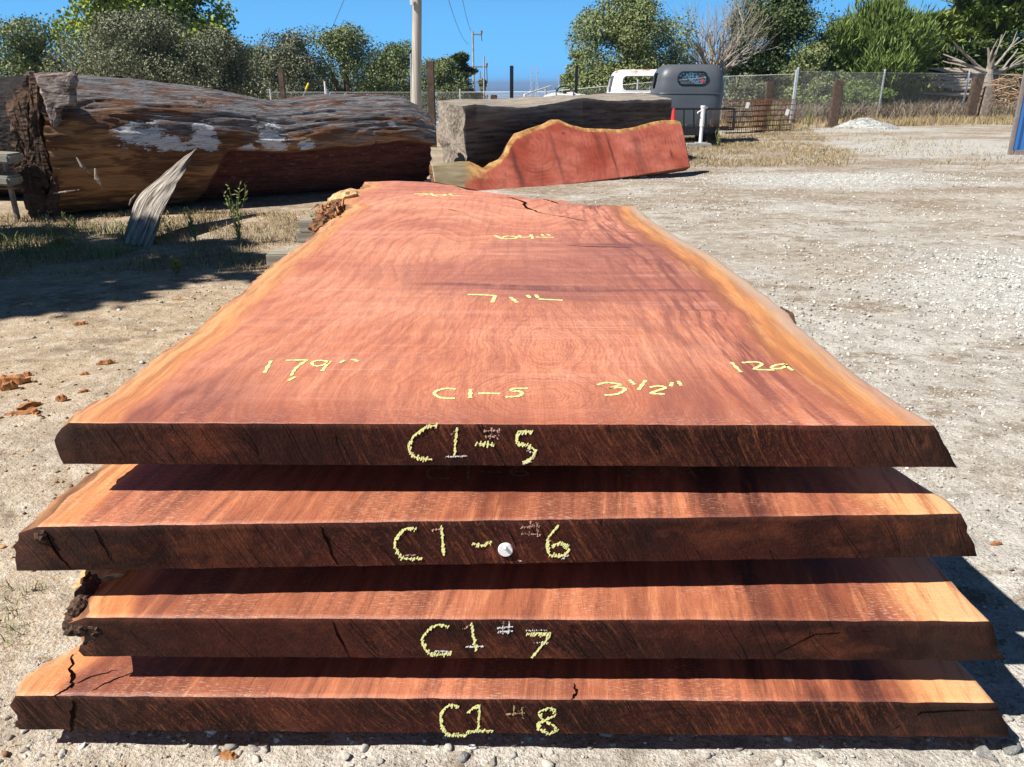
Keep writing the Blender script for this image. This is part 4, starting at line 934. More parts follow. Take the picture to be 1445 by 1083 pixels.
plate([(50, 103), (78, 103), (104, 102), (109, 106), (107, 130), (105, 151), (90, 153), (83, 158), (82, 172), (78, 178), (74, 176), (66, 150), (58, 125)], yl-.10, .10, 'broken_rim', M['rim'], log, tolog, 5, 4, .022)
plate([(80, 200), (76, 250), (68, 290), (80, 300), (84, 240)], yl-.06, .08, 'bark_slab', M['bark_dark'], log, tolog, 9, 3, .03)
# slivers curling off the flank
b = MB()
for (x0, y0, x1, y1, w) in ((108, 222, 128, 246, .02), (134, 238, 144, 266, .025), (76, 273, 112, 268, .012), (182, 290, 192, 274, .012)):
    b = MB(); p = aty(x0, y0, A.y-.05); q = aty(x1, y1, A.y+.02); m_ = (p+q)/2+Vector((0, -.03, 0)); b.tube([tolog(p), tolog(m_), tolog(q)], [w*.3, w, w*.2], 6); b.build('sliver', M['plank'], log)
# oval burl on underside hollow
# leaning splintered plank
def warped_plank():
    n, m = 40, 14; top = (atz(268, 214, .82), atz(279, 211, .82)); 
    cl = []   # left and right outlines in picture, each with own height
    Lo = [(274, 212), (262, 220), (249, 230), (236, 241), (224, 252), (211, 262), (199, 272), (191, 284), (186, 297), (179, 320), (172, 344)]
    Ro = [(280, 207), (273, 217), (267, 228), (261, 241), (256, 250), (249, 259), (244, 272), (236, 285), (230, 300), (223, 323), (214, 350)]
    yb, yt = atz(190, 346, 0).y, A.y+.35
    vs = []; N = 36; W_ = 12
    def samp(pl, t):
        k = t*(len(pl)-1); i = min(int(k), len(pl)-2); f = k-i; return (pl[i][0]*(1-f)+pl[i+1][0]*f, pl[i][1]*(1-f)+pl[i+1][1]*f)
    for side in (0, 1):
        for i in range(N+1):
            t = i/N; l = samp(Lo, t); r = samp(Ro, t)
            for j in range(W_+1):
                u = j/W_; jx = 1.2*nz(t*14, u*2) if j in (0, W_) else 0; px = l[0]*(1-u)+r[0]*u+jx; py = l[1]*(1-u)+r[1]*u+(3*nz(u*9, 4) if i == N else 0)
                d = yt*(1-t)+yb*t+.04*math.sin(u*PI)*-1+.025*nz(u*6, t*2)+(.035 if side else 0)
                p = aty(px, py, d)
                vs.append(p)
    K = (N+1)*(W_+1); fs = []
    for s_ in (0, 1):
        for i in range(N):
            for j in range(W_):
                a = s_*K+i*(W_+1)+j; q = (a, a+1, a+W_+2, a+W_+1); fs.append(q if s_ == 0 else q[::-1])
    for i in range(N):
        a = i*(W_+1); fs.append((a, a+W_+1, a+W_+1+K, a+K)); a += W_; fs.append((a+K, a+W_+1+K, a+W_+1, a))
    for j in range(W_):
        a = j; fs.append((a, a+K, a+1+K, a+1)); a = N*(W_+1)+j; fs.append((a+1, a+1+K, a+K, a))
    b = MB(); b.add(vs, fs); at_ = []
    for s_ in (0, 1):
        for i in range(N+1):
            for j in range(W_+1): at_.append((j/W_*.28*(1+i/N), i/N*2.1))
    o = b.build('splintered_plank', M['leanplank']); A1 = o.data.attributes.new('across', 'FLOAT', 'POINT'); A1.data.foreach_set('value', [q[0] for q in at_]); A2 = o.data.attributes.new('along', 'FLOAT', 'POINT'); A2.data.foreach_set('value', [q[1] for q in at_])
    return o
o = warped_plank(); tag(o, 'grey splintered plank leaning from the ground up to the long log', 'plank')

# dark log far left and stacked boards before it
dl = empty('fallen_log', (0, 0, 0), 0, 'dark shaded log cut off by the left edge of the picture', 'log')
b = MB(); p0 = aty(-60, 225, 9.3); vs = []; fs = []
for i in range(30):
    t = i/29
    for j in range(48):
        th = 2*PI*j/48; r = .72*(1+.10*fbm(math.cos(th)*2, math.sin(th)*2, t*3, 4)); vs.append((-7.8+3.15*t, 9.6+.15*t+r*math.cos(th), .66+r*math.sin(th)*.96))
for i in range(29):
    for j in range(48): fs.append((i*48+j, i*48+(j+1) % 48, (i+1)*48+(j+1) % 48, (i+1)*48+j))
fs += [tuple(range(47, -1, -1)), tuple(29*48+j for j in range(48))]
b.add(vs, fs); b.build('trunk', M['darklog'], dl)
for i, (y0, zc, lb) in enumerate(((222, None, 'upper grey board jutting in at the left edge'), (253, None, 'lower warped grey board jutting in at the left edge'))):
    p = aty(-5, y0, 7.6); b = MB(); b.box((0, 0, 0), (.38, .25, .09), Matrix.Rotation(.05, 3, 'Y'), 0, .02)
    o = b.build('jutting_board', M['lumber']); o.location = (p.x, p.y, p.z); tag(o, lb, 'board', 'boards at the left edge')
b = MB(); p = aty(8, 240, 7.62); b.box((0, 0, 0), (.035, .05, .62), None, 0, .005); o = b.build('wooden_stake', M['postgrey']); o.location = (p.x-.03, p.y+.06, .31); tag(o, 'thin grey stake behind the two jutting boards at the left edge', 'stake')
b = MB(); p = aty(12, 266, 7.55); b.box((0, 0, 0), (.17, .04, .016), None, 0, .004); o = b.build('orange_sliver', M['chip']); o.location = p; tag(o, 'bright orange wood sliver under the jutting boards at the left edge', 'sliver')

# ================================================================ squared grey beam
def beam():
    nl, nr_ = aty(654, 150, 10.5), aty(948, 140, 14.3)
    bl, br = aty(620, 142, 11.6), aty(906, 131, 15.4)
    root = empty('squared_log', (nl.x, nl.y, 0), 0, 'massive squared grey beam with a flat weathered top behind the red slab', 'log')
    N, Mv = 120, 18; vs = []; we = []
    # cross-section loop: front bottom->front top->back top->back bottom
    def sec(s):
        F0 = Vector((nl.x+(nr_.x-nl.x)*s, nl.y+(nr_.y-nl.y)*s, 0)); B0 = Vector((bl.x+(br.x-bl.x)*s, bl.y+(br.y-bl.y)*s, 0))
        ztf = nl.z*(1-s)+nr_.z*s-.03*math.exp(-((s-.25)/.14)**2)+.04*math.exp(-((s-.5)/.15)**2)+.03*nz(s*7)
        ztb = bl.z*(1-s)+br.z*s+.02*nz(s*6, 3)
        out = []; w = []
        for k in range(Mv): t = k/Mv; out.append(F0+Vector((0, 0, ztf*t))+Vector((0, -.05*math.sin(t*PI), 0))); w.append(.0)
        for k in range(Mv): t = k/Mv; q = F0.lerp(B0, t); q.z = ztf*(1-t)+ztb*t; out.append(q); w.append(1.)
        for k in range(Mv): t = k/Mv; q = B0.copy(); q.z = ztb*(1-t); out.append(q); w.append(0.)
        for k in range(Mv): t = k/Mv; out.append(B0.lerp(F0, t)); w.append(0.)
        return out, w
    m = Mv*4
    for i in range(N+1):
        s = i/N; o_, w = sec(s)
        for k, q in enumerate(o_):
            d = .045*fbm(q.x*1.5, q.y*3, q.z*4, 4)+.02*fbm(q.x*3, q.y*12, q.z*14, 3)
            q = q+Vector((0, d, d*.5 if q.z > .1 else 0))
            if i == 0: q = q+Vector((-.16*fbm(q.y*2, q.z*2.5, 3)-.12*max(0, q.z-.7)+.1*max(0, .5-q.z), 0, 0))
            if i < 6 : we.append(.8 if i == 0 else max(w[k], .0))
            else: we.append(w[k] if w[k] else (.35*sstep(.75, .98, q.z) if q.y < 14 and k < Mv and s < .5 else 0))
            vs.append(q-Vector((nl.x, nl.y, 0)))
    fs = []
    for i in range(N):
        for j in range(m): fs.append((i*m+j, (i+1)*m+j, (i+1)*m+(j+1) % m, i*m+(j+1) % m))
    # end caps with inner rings
    for i0 in (0, N*m):
        prev = list(range(i0, i0+m)); c = sum((vs[k] for k in prev), Vector())/m
        for k in range(1, 10):
            t = k/10; nw = []
            for j in range(m):
                p = vs[i0+j].lerp(c, t); p = p+Vector((.05*fbm(p.y*5, p.z*5, i0+.5, 4), 0, 0)); nw.append(len(vs)); vs.append(p); we.append(.8 if i0 == 0 else .1)
            for j in range(m): fs.append((prev[j], prev[(j+1) % m], nw[(j+1) % m], nw[j]))
            prev = nw
        fs.append(tuple(prev))
    me = bpy.data.meshes.new('beam_body'); me.from_pydata([tuple(v) for v in vs], [], fs)
    bm = bmesh.new(); bm.from_mesh(me); bmesh.ops.recalc_face_normals(bm, faces=bm.faces); bm.to_mesh(me); bm.free()
    finish('beam_body', me, M['beam'], root, False, {'weather': we})
beam()

# ================================================================ standing red slab
def red_slab():
    a = atz(612, 266, .07); b_ = atz(974, 241, .07); d = (b_-a); d.z = 0; L = d.length; d.normalize(); nb = Vector((-d.y, d.x, 0))
    lean = R(33); upv = (Vector((0, 0, 1))*math.cos(lean)+nb*math.sin(lean))
    nrm = d.cross(upv); 
    if nrm.y > 0: nrm = -nrm
    # map a picture point onto the slanted plane
    def onp(px, py):
        r = ray(px, py); C0 = Vector((0, 0, H)); t = (a-C0).dot(nrm)/r.dot(nrm); q = C0+r*t-a; return q.dot(d), q.dot(upv)
    top = [(609, 231), (625, 229), (650, 227), (663, 227), (676, 233), (682, 236), (692, 229), (704, 224), (712, 214), (718, 200), (726, 188), (745, 181), (765, 175), (778, 168), (790, 168), (805, 175), (825, 180), (850, 181), (875, 182), (895, 179), (915, 173), (935, 169), (955, 169), (962, 172)]
    bot = [(613, 257), (680, 270), (745, 267), (830, 257), (900, 248), (974, 236)]
    T = [onp(*q) for q in top]; Bm = [onp(*q) for q in bot]
    def samp(P, u):
        x0 = P[0][0]; x1 = P[-1][0]; x = x0+(x1-x0)*u
        for p, q in zip(P[:-1], P[1:]):
            if p[0] <= x <= q[0]+1e-6: return x, p[1]+(q[1]-p[1])*(x-p[0])/(q[0]-p[0]+1e-9)
        return x, P[-1][1]
    root = empty('red_slab', tuple(a), 0, 'red live-edged slab standing on edge and leaning back against the grey beam', 'wood slab')
    N, K = 260, 60; vs = []; at = {k: [] for k in ('ring', 'edge_dist', 'stain', 'grey')}
    c1 = onp(752, 208); th = .11
    streaks = [(onp(729, 235), .045, .5, .75), (onp(787, 225), .03, .45, .55), (onp(843, 200), .05, .25, .5), (onp(862, 212), .018, .4, .9), (onp(900, 210), .08, .5, .45), (onp(948, 218), .02, .06, .9), (onp(795, 188), .03, .02, .9)]
    for sd in (0, 1):
        for i in range(N+1):
            u = i/N; xt, zt = samp(T, u); xb, zb = samp(Bm, u)
            zt += .012*fbm(xt*7, 3, 0, 4)
            for k in range(K+1):
                v = k/K; x = xb*(1-v)+xt*v; z = zb*(1-v)+zt*v
                y = .0+(th if sd else 0)+(0.02*(v**8) if not sd else 0)
                p = d*x+upv*z-nrm*y; 
                if sd == 0 and k == K: p = p
                vs.append(p)
                ww = .2*nz(x*.9, z*.9, 4)
                r1 = math.hypot((x-c1[0]), (z-c1[1])*.9); rr = r1 if r1 < .9 else .9+(x-c1[0])*.2
                at['ring'].append(math.hypot(x-c1[0], (z-c1[1])*1.)+ww)
                dedge = (zt-z); slope = 1.
                ed = dedge/(.065+.05*sstep(2.2, 1.2, xt)+.03*nz(xt*2.3, 5))
                # big pale area at the low left
                gx = onp(700, 240)[0]
                if x < gx: ed = min(ed, .25+max(0, (x-onp(640, 250)[0])/(gx-onp(640, 250)[0]))*.9*1+max(0, (zt-z)/.16-1)*0.9*sstep(onp(630, 250)[0], onp(690, 250)[0], x))
                at['edge_dist'].append(ed)
                s_ = 0
                for (q, wx_, wz_, am) in streaks: s_ = max(s_, am*math.exp(-((x-q[0]-.02*nz(z*6, q[0]))/wx_)**2-((z-q[1])/wz_)**2))
                s_ = max(s_, .55*math.exp(-((r1-.34-.03*nz(x*5, z*5))/.012)**2)*.5); at['stain'].append(s_)
                at['grey'].append(sstep(onp(672, 240)[0], onp(650, 240)[0], x+(z-.2)*-.25))
    Kk = (N+1)*(K+1); fs = []; mi = []
    for s_ in (0, 1):
        for i in range(N):
            for k in range(K): q = s_*Kk+i*(K+1)+k; f = (q, q+K+1, q+K+2, q+1); fs.append(f if s_ == 0 else f[::-1]); mi.append(0)
    for i in range(N):
        q = i*(K+1)+K; fs.append((q, q+K+1, q+K+1+Kk, q+Kk)); mi.append(1); q = i*(K+1); fs.append((q+Kk, q+K+1+Kk, q+K+1, q)); mi.append(1)
    for k in range(K):
        fs.append((k, k+1, k+1+Kk, k+Kk)); mi.append(1); q = N*(K+1)+k; fs.append((q+Kk, q+1+Kk, q+1, q)); mi.append(1)
    mesh_np('slab_face', [tuple(v) for v in vs], fs, [M['redface'], M['bark']], root, False, at, mi)
    # small blocks that carry it, and a prop behind
    for i, t in enumerate((.28, .8)):
        q = a+d*(L*t)-nrm*.20; bb = MB(); bb.box((0, 0, 0), (.22, .16, .10), None, 0, .01); o = bb.build('timber_block', M['lumber']); zb = 0
        o.location = (q.x, q.y, .045); o.rotation_euler = (0, 0, math.atan2(d.y, d.x)+PI/2)
        tag(o, ['timber block under the left half of the standing red slab', 'timber block under the right half of the standing red slab'][i], 'block', 'blocks under the red slab')
    return a, d, nrm
red_slab()

# ================================================================ vegetation near
def weed(p, h, n, label, mat='green', seed=0, group='weeds growing before the log'):
    root = empty('weed', (p.x, p.y, ground_z(p.x, p.y)), 0, label, 'weed', group)
    rr = random.Random(seed); st = MB(); lf = MB()
    for i in range(n):
        a = rr.uniform(0, 2*PI); sp = rr.uniform(.05, .32); hh = h*rr.uniform(.5, 1)
        pts = [Vector((0, 0, 0))]
        for k in range(1, 7): t = k/6; pts.append(Vector((math.cos(a)*sp*hh*t**1.4+.012*rr.uniform(-1, 1), math.sin(a)*sp*hh*t**1.4+.012*rr.uniform(-1, 1), hh*t)))
        st.tube(pts, [.004, .0038, .0034, .003, .0025, .002, .001], 5)
        for k in range(26):
            t = rr.uniform(.15, 1); j = min(5, int(t*6)); q = pts[j].lerp(pts[j+1], t*6-j); d = Vector((rr.uniform(-1, 1), rr.uniform(-1, 1), rr.uniform(0, 1.2))).normalized()*rr.uniform(.02, .055)
            s = d.cross(Vector((rr.uniform(-1, 1), rr.uniform(-1, 1), 1))).normalized()*.006
            lf.add([q, q+d*.5+s, q+d, q+d*.5-s], [(0, 1, 2, 3)])
    st.build('stem', M['green'], root); lf.build('leaves', M[mat], root)
weed(atz(338, 345, 0), .55, 9, 'tall leggy green weed before the hollow of the log', 'green', 1)
weed(atz(276, 340, 0), .30, 5, 'short weed just right of the leaning plank', 'green', 2)
weed(atz(240, 338, 0), .34, 3, 'thin single-stemmed weed at the right edge of the leaning plank', 'straw', 3)
weed(atz(105, 338, 0), .28, 4, 'leafy green weed under the left part of the log', 'green', 4)
weed(atz(72, 335, 0), .26, 2, 'dry brown stalk under the broken left end of the log', 'straw', 5)
weed(atz(250, 392, 0), .14, 6, 'small spreading weed on the sunlit strip between the tree shadows', 'green', 6)
weed(atz(1013, 208, 0), .42, 10, 'yellow green weed beside the white jack stand', 'green', 7, 'weeds in the yard')
weed(atz(1083, 184, 0), 1.0, 8, 'tall yellow green weed growing through the rusty mesh panels', 'green', 8, 'weeds in the yard')
weed(atz(1100, 186, 0), .7, 6, 'shorter yellow green weed at the right part of the rusty mesh', 'green', 9, 'weeds in the yard')
weed(atz(1140, 184, 0), .7, 12, 'bushy green weed right of the first pale fence post', 'green', 10, 'weeds in the yard')
# wood chips
def chip(p, l, w, t, rzv, label, k):
    rr = random.Random(k); n = 8; vs = []; fs = []
    for i in range(n+1):
        u = i/n; ww = w*(math.sin(PI*(.12+.8*u))**.6)*(.85+.25*rr.random()); 
        for (sx_, sz2) in ((-1, 0), (1, 0), (.8, 1), (-.7, 1)): vs.append(((u-.5)*l, sx_*ww/2+.1*w*rr.uniform(-1, 1), (t*(.8+.3*rr.random())*(1 if 1 < i < n-1 else .5) if sz2 else 0)+.12*l*(u-.5)**2))
    for i in range(n):
        for j in range(4): a = i*4+j; b2 = i*4+(j+1) % 4; fs.append((a, b2, b2+4, a+4))
    fs += [(3, 2, 1, 0), (n*4, n*4+1, n*4+2, n*4+3)]
    b = MB(); b.add(vs, fs); o = b.build('wood_chip', M['chip']); o.location = (p.x, p.y, ground_z(p.x, p.y)+.002); o.rotation_euler = (rr.uniform(-.15, .15), rr.uniform(-.15, .15), rzv)
    tag(o, label, 'wood chip', 'wood chips on the dirt')
for k, (px, py, l, w, t, a, lb) in enumerate(((18, 545, .15, .06, .03, .3, 'largest orange wood chip at the left edge of the picture'), (14, 553, .07, .035, .03, .5, 'blocky chip tucked in front of the largest orange chip'),
    (42, 580, .10, .03, .02, 1.1, 'orange chip with a long tail below the largest chip'), (30, 588, .12, .025, .012, .2, 'thin flat orange splinter left of the long-tailed chip'), (48, 586, .06, .03, .02, -.5, 'small broken chip touching the long-tailed chip'),
    (88, 569, .045, .03, .022, .2, 'rounded orange chip just left of the top slab corner'), (150, 516, .085, .028, .018, .4, 'pale flat chip lying alone midway up the left dirt'), (115, 463, .07, .03, .015, .3, 'reddish chip at the edge of the large tree shadow'),
    (250, 427, .12, .015, .008, .0, 'thin red splinter inside the second tree shadow'), (118, 556, .045, .02, .01, .8, 'tiny chip close to the top slab near its left corner'), (40, 534, .04, .018, .015, .1, 'small dark chip just behind the largest orange chip'),
    (120, 532, .04, .02, .01, .3, 'small brown chip halfway between the largest chip and the slab'), (85, 346, .16, .06, .05, .4, 'orange chip in the dry grass at the left foot of the log'), (1405, 769, .035, .012, .008, .1, 'small red chip on the gravel right of the slabs'),
    (322, 1066, .038, .016, .010, -.2, 'red brown chip on the ground in front of the bottom slab'), (1213, 845, .0, .0, .0, 0, ''))):
    if l: chip(atz(px, py, 0), l, w, t, a, lb, k)
# few bigger rocks by the stack
for k, (px, py, s, lb) in enumerate(((1390, 1068, .030, 'flat grey rock in front of the right end of the bottom slab'), (1425, 1062, .034, 'palest rock at the lower right corner of the picture'), (655, 1068, .018, 'pale rock in front of the C1 8 writing'), (305, 1062, .014, 'white pebble left of the red brown chip'), (1150, 1066, .014, 'small grey rock in front of the bottom slab right of the middle'), (780, 1052, .011, 'small grey rock in the shade in front of the bottom slab, below the digit 8'))):
    p = atz(px, py, 0); o = stones('rock', [(0, 0, 0)], [s*.85], iv1, if1, M['rock'], .6, .16); o.location = (p.x, p.y, ground_z(p.x, p.y)+s*.2); tag(o, lb, 'rock', 'rocks at the foot of the stack')

# ================================================================ trees
def leafcloud(lobes, n, size, kind='round', up=0., seed=0):
    """lobes: (cx,cy,cz,rx,ry,rz). returns V,F of small leaf quads"""
    r = np.random.default_rng(seed); lob = np.array(lobes); w = (lob[:, 3]*lob[:, 5]+lob[:, 3]*lob[:, 4])**1.0; w /= w.sum()
    li = r.choice(len(lob), n, p=w); d = r.standard_normal((n, 3)); d /= np.linalg.norm(d, axis=1)[:, None]
    rad = 1-.42*r.random(n)**1.6; rad *= 1+.14*r.standard_normal(n).clip(-1.5, 1.8)
    C = lob[li, :3]+d*lob[li, 3:6]*rad[:, None]
    sc_ = 2.6/max(.25, float(np.median(lob[:, 3])))
    q = C*sc_*.55; v_ = np.sin(q[:, 0]*1.9+1.3*np.sin(q[:, 2]*1.3+seed))+np.sin(q[:, 1]*2.1+1.1*np.sin(q[:, 0]*1.1))+np.sin(q[:, 2]*2.3+1.2*np.sin(q[:, 1]*1.4+seed))
    C = C+(d*(v_*.10)[:, None])*lob[li, 3:6]
    keep = v_ > -.75+1.1*(r.random(n)-.5); C = C[keep]; d = d[keep]; li = li[keep]; n = len(C)
    nr = d*.7+r.standard_normal((n, 3))*.9+np.array([0, 0, .3]); nr /= np.linalg.norm(nr, axis=1)[:, None]
    t = np.cross(nr, r.standard_normal((n, 3))); t /= np.linalg.norm(t, axis=1)[:, None]+1e-9
    if kind == 'needle':
        t = d*.6+r.standard_normal((n, 3))*.35+np.array([0, 0, .9]); t /= np.linalg.norm(t, axis=1)[:, None]; nr = np.cross(t, r.standard_normal((n, 3))); nr /= np.linalg.norm(nr, axis=1)[:, None]+1e-9
    if kind == 'spray':
        t = d*np.array([1, 1, .2])+r.standard_normal((n, 3))*.35+np.array([0, 0, .28]); t /= np.linalg.norm(t, axis=1)[:, None]; nr = np.cross(t, np.cross(np.array([0, 0, 1.]), t)+r.standard_normal((n, 3))*.5); nr /= np.linalg.norm(nr, axis=1)[:, None]+1e-9
    b = np.cross(nr, t); s = size*(.55+.9*r.random(n))[:, None]
    asp = {'round': (.5, .42), 'needle': (.95, .13), 'spray': (.9, .26)}[kind]
    T = t*s*asp[0]; B = b*s*asp[1]; K = nr*s*.12
    V = np.stack([C-T, C+B+K, C+T, C-B+K], 1).reshape(-1, 3); k = np.arange(n)*4
    return V, np.stack([k, k+1, k+2, k+3], 1)
def limbs(b, p, d, L, r, depth, rr, spread=.7, gn=6):
    pts = [p]; q = p.copy(); dd = d.copy(); k = 5
    for i in range(k):
        dd = (dd+Vector((rr.uniform(-1, 1), rr.uniform(-1, 1), rr.uniform(-.6, .8)))*.16).normalized(); q = q+dd*L/k; pts.append(q.copy())
    b.tube(pts, [r*(1-.55*i/k) for i in range(k+1)], gn, 0, False)
    if depth > 0:
        for i in range(rr.choice((2, 3, 3))):
            t = rr.randint(2, k); nd = (dd+Vector((rr.uniform(-1, 1), rr.uniform(-1, 1), rr.uniform(-.4, .9)))*spread).normalized()
            limbs(b, pts[t], nd, L*rr.uniform(.55, .8), r*(1-.55*t/k)*.7, depth-1, rr, spread, max(4, gn-1))
def tree(label, cx, cz_top, y, wid, hgt, mat, n, size, kind='round', group=None, seed=0, lobes=26, name='tree', z0=None, flat=1., narrow=0, cat='tree', leafbase=.10, trunk=True, dy=None):
    """cx: picture column of the crown centre, cz_top: picture row of its top"""
    top = aty(cx, cz_top, y); zb = terr(top.x, y) if z0 is None else z0; h = top.z-zb
    root = empty(name, (top.x, y, zb), 0, label, cat, group); rr = random.Random(seed+5)
    wid = wid*1.28; w = wid*y/F*.93/2; n = int(n*(2.6 if kind == 'round' else 3. if kind == 'needle' else 2.2)); size = size*(.60 if kind == 'round' else .5 if kind == 'needle' else .62); dpt = dy if dy else w*.8; L = []
    lb = leafbase*h
    for i in range(int(lobes*1.6)):
        t = rr.random()**.8; zz = lb+(h-lb)*t; env = math.sqrt(max(.05, 1-(2*abs(t-.36))**2.6)) if not narrow else (1-t*.85)
        env = min(1, max(.22, env)); a = rr.uniform(0, 2*PI); rad = env*rr.uniform(.25, .85); s = w*rr.uniform(.13, .34)*(1 if not narrow else .8)
        z_ = min(zz, h-s*.8*flat); L.append((math.cos(a)*rad*w*.86, math.sin(a)*rad*dpt*.86, z_, s, s*.9, s*.8*flat))
    L.append((0, 0, h-w*.3, w*.32, w*.32, w*.3)); L.append((0, 0, lb+(h-lb)*.4, w*.55, dpt*.55, (h-lb)*.32))
    V, Fc = leafcloud(L, n, size, kind, 0, seed)
    if trunk:
        b = MB(); r0 = max(.10, w*.07); b.tube([(0, 0, -.3), (.02*w, 0, h*.15), (.05*w, .02*w, h*.35), (0, 0, h*.6), (0, 0, h*.85)], [r0*1.25, r0, r0*.8, r0*.5, r0*.15], 10)
        for i in range(9):
            q = L[i % len(L)]; st = Vector((.02*w, 0, h*rr.uniform(.12, .4))); e = Vector(q[:3]); b.tube([st, st.lerp(e, .5)+Vector((0, 0, .06*h)), e], [r0*.55, r0*.35, r0*.08], 6)
        b.build('trunk', M['trunk'], root)
    mesh_np('crown', V, Fc, M[mat], root)
    return root
TG = 'trees beyond the yard'
# left row, from left to right
tree('tall bright yellow green tree rising above the grey oaks at the upper left', 190, -75, 58, 225, 0, 'bright', 46000, .38, group=TG, seed=1, lobes=34)
tree('olive green oak cut off by the left edge of the picture', 20, 26, 40, 215, 0, 'oak', 16000, .17, group=TG, seed=2, lobes=30)
tree('broad grey green oak left of centre in the left tree row, below the bright tree', 190, 14, 36, 215, 0, 'oak_gray', 24000, .14, group=TG, seed=3, lobes=36)
tree('smaller grey green oak sloping down right of the broad one', 292, 42, 38, 160, 0, 'oak_gray', 13000, .14, group=TG, seed=4)
tree('dark low oak in the dip between the grey oaks and the guy wire', 350, 68, 46, 150, 0, 'dark', 8000, .18, group=TG, seed=5)
tree('rounded oak with bare limbs showing just left of the guy wire', 398, 46, 44, 150, 0, 'oak_gray', 12000, .15, group=TG, seed=6)
tree('tallest dark oak right of the guy wire', 480, 34, 46, 165, 0, 'oak', 14000, .16, group=TG, seed=7)
tree('dark sloping oak behind the tall utility pole, on its left', 540, 62, 50, 135, 0, 'dark', 10000, .17, group=TG, seed=8)
tree('light green tree just left of the tall utility pole', 566, 58, 56, 100, 0, 'oak', 7000, .18, group=TG, seed=9)
tree('bushy dark tree right of the tall utility pole', 618, 82, 55, 105, 0, 'oak', 9000, .17, group=TG, seed=10)
tree('wind-swept dark cypress beside the distant utility pole', 648, 76, 62, 62, 0, 'dark', 9000, .26, 'spray', group=TG, seed=11, flat=.45, lobes=22)
tree('small hazy tree right of the wind-swept cypress', 680, 112, 120, 26, 0, 'oak_gray', 3000, .4, group=TG, seed=12, lobes=8)
# right group
tree('large rounded olive green oak left of the dead grey tree', 885, -14, 34, 190, 0, 'oak', 30000, .13, group=TG, seed=13, lobes=40, leafbase=.05)
tree('small tree with a low side branch at the left foot of the rounded oak', 815, 70, 36, 50, 0, 'oak', 4000, .14, group=TG, seed=14, lobes=10)
tree('dense dark evergreen right of the dead grey tree', 1105, -30, 36, 175, 0, 'dark', 26000, .15, group=TG, seed=15, lobes=38, leafbase=.03)
tree('mid green bush at the foot of the dark evergreen', 1150, 62, 34, 90, 0, 'oak', 9000, .13, group=TG, seed=16, lobes=16, leafbase=.02)
tree('bright green young pine with upright shoots behind the fence', 1240, 6, 36, 150, 0, 'pine', 30000, .34, 'needle', group=TG, seed=17, lobes=34, leafbase=.05, flat=1.5)
tree('pine just left of the bright young pine, in shade', 1195, 30, 40, 80, 0, 'cyp', 12000, .3, 'needle', group=TG, seed=18, lobes=20, leafbase=.05)
tree('layered cypress right of the young pine', 1325, 20, 40, 130, 0, 'cyp', 18000, .34, 'spray', group=TG, seed=19, flat=.55, lobes=30, leafbase=.04)
tree('tallest layered cypress at the upper right corner', 1432, -60, 42, 190, 0, 'cyp', 26000, .36, 'spray', group=TG, seed=20, flat=.5, lobes=36, leafbase=.04)
tree('low dark cypress behind the fallen dead tree', 1390, 60, 38, 130, 0, 'dark', 14000, .28, 'spray', group=TG, seed=21, flat=.6, lobes=22, leafbase=.02)
tree('pale green shrub behind the fence, low between evergreen and pine', 1165, 105, 32, 70, 0, 'oak', 4500, .12, group='shrubs beyond the fence', seed=22, lobes=12, name='shrub', cat='shrub', leafbase=.0)
tree('green shrub behind the fence under the young pine', 1215, 112, 32.5, 100, 0, 'pine', 6500, .13, group='shrubs beyond the fence', seed=23, lobes=14, name='shrub', cat='shrub', leafbase=.0)
tree('olive shrub behind the fence just right of the grey cab', 1052, 105, 33, 70, 0, 'oak_gray', 4500, .12, group='shrubs beyond the fence', seed=24, lobes=12, name='shrub', cat='shrub', leafbase=.0)
tree('low shrub below the rounded oak behind the white cab', 845, 95, 33, 90, 0, 'oak', 6500, .12, group='shrubs beyond the fence', seed=25, lobes=14, name='shrub', cat='shrub', leafbase=.0)
# tree standing left of the camera that throws the shadows on the dirt
tr = empty('tree', (-7.6, 3.6, 0), 0, 'leafy oak standing left of the slab stack, shading the dirt', 'tree', TG)
rr = random.Random(3)
sh = [(-2.9, 4.9, 1.0), (-3.5, 5.6, 1.0), (-2.2, 5.4, .55), (-4.2, 5.0, 1.1), (-3.0, 4.2, .8), (-3.8, 4.3, .9), (-2.6, 6.0, .5), (-1.55, 5.0, .4), (-1.95, 4.75, .35), (-1.25, 5.25, .28), (-4.6, 6.2, .9)]
lob = []
for (x, y, r_) in sh:
    z = rr.uniform(4.2, 5.6); lob.append((x-.8*z+7.6, y-.28*z-3.6, z, r_*.62, r_*.62, r_*.5))
V, Fc = leafcloud(lob, 15000, .13, 'round', 0, 77); mesh_np('crown', V, Fc, M['oak'], tr)
b = MB(); b.tube([(0, 0, -.2), (.1, 0, 1.5), (0, .1, 3), (.2, .1, 4.4)], [.28, .22, .17, .08], 12)
for q in lob: b.tube([(0, .1, 2.6), (q[0]*.5, q[1]*.5, 3.8), q[:3]], [.09, .06, .02], 6)
b.build('trunk', M['trunk'], tr)
# dead grey tree
p = aty(1005, 92, 34); zb = 0
dt = empty('dead_tree', (p.x, 34, zb), 0, 'leafless grey dead tree between the rounded oak and the dark evergreen', 'tree', TG)
b = MB(); rr = random.Random(8)
b.tube([(0, 0, -.2), (.1, 0, .9), (.05, .1, 1.8)], [.22, .17, .14], 8)
for i in range(30):
    a = rr.uniform(0, 2*PI); limbs(b, Vector((.05, 0, rr.uniform(.8, 2.0))), Vector((math.cos(a)*.8, math.sin(a)*.5, rr.uniform(.3, 1.3))).normalized(), rr.uniform(1.2, 1.9), .06, 3, rr, .8, 5)
b.build('branches', M['dead'], dt)
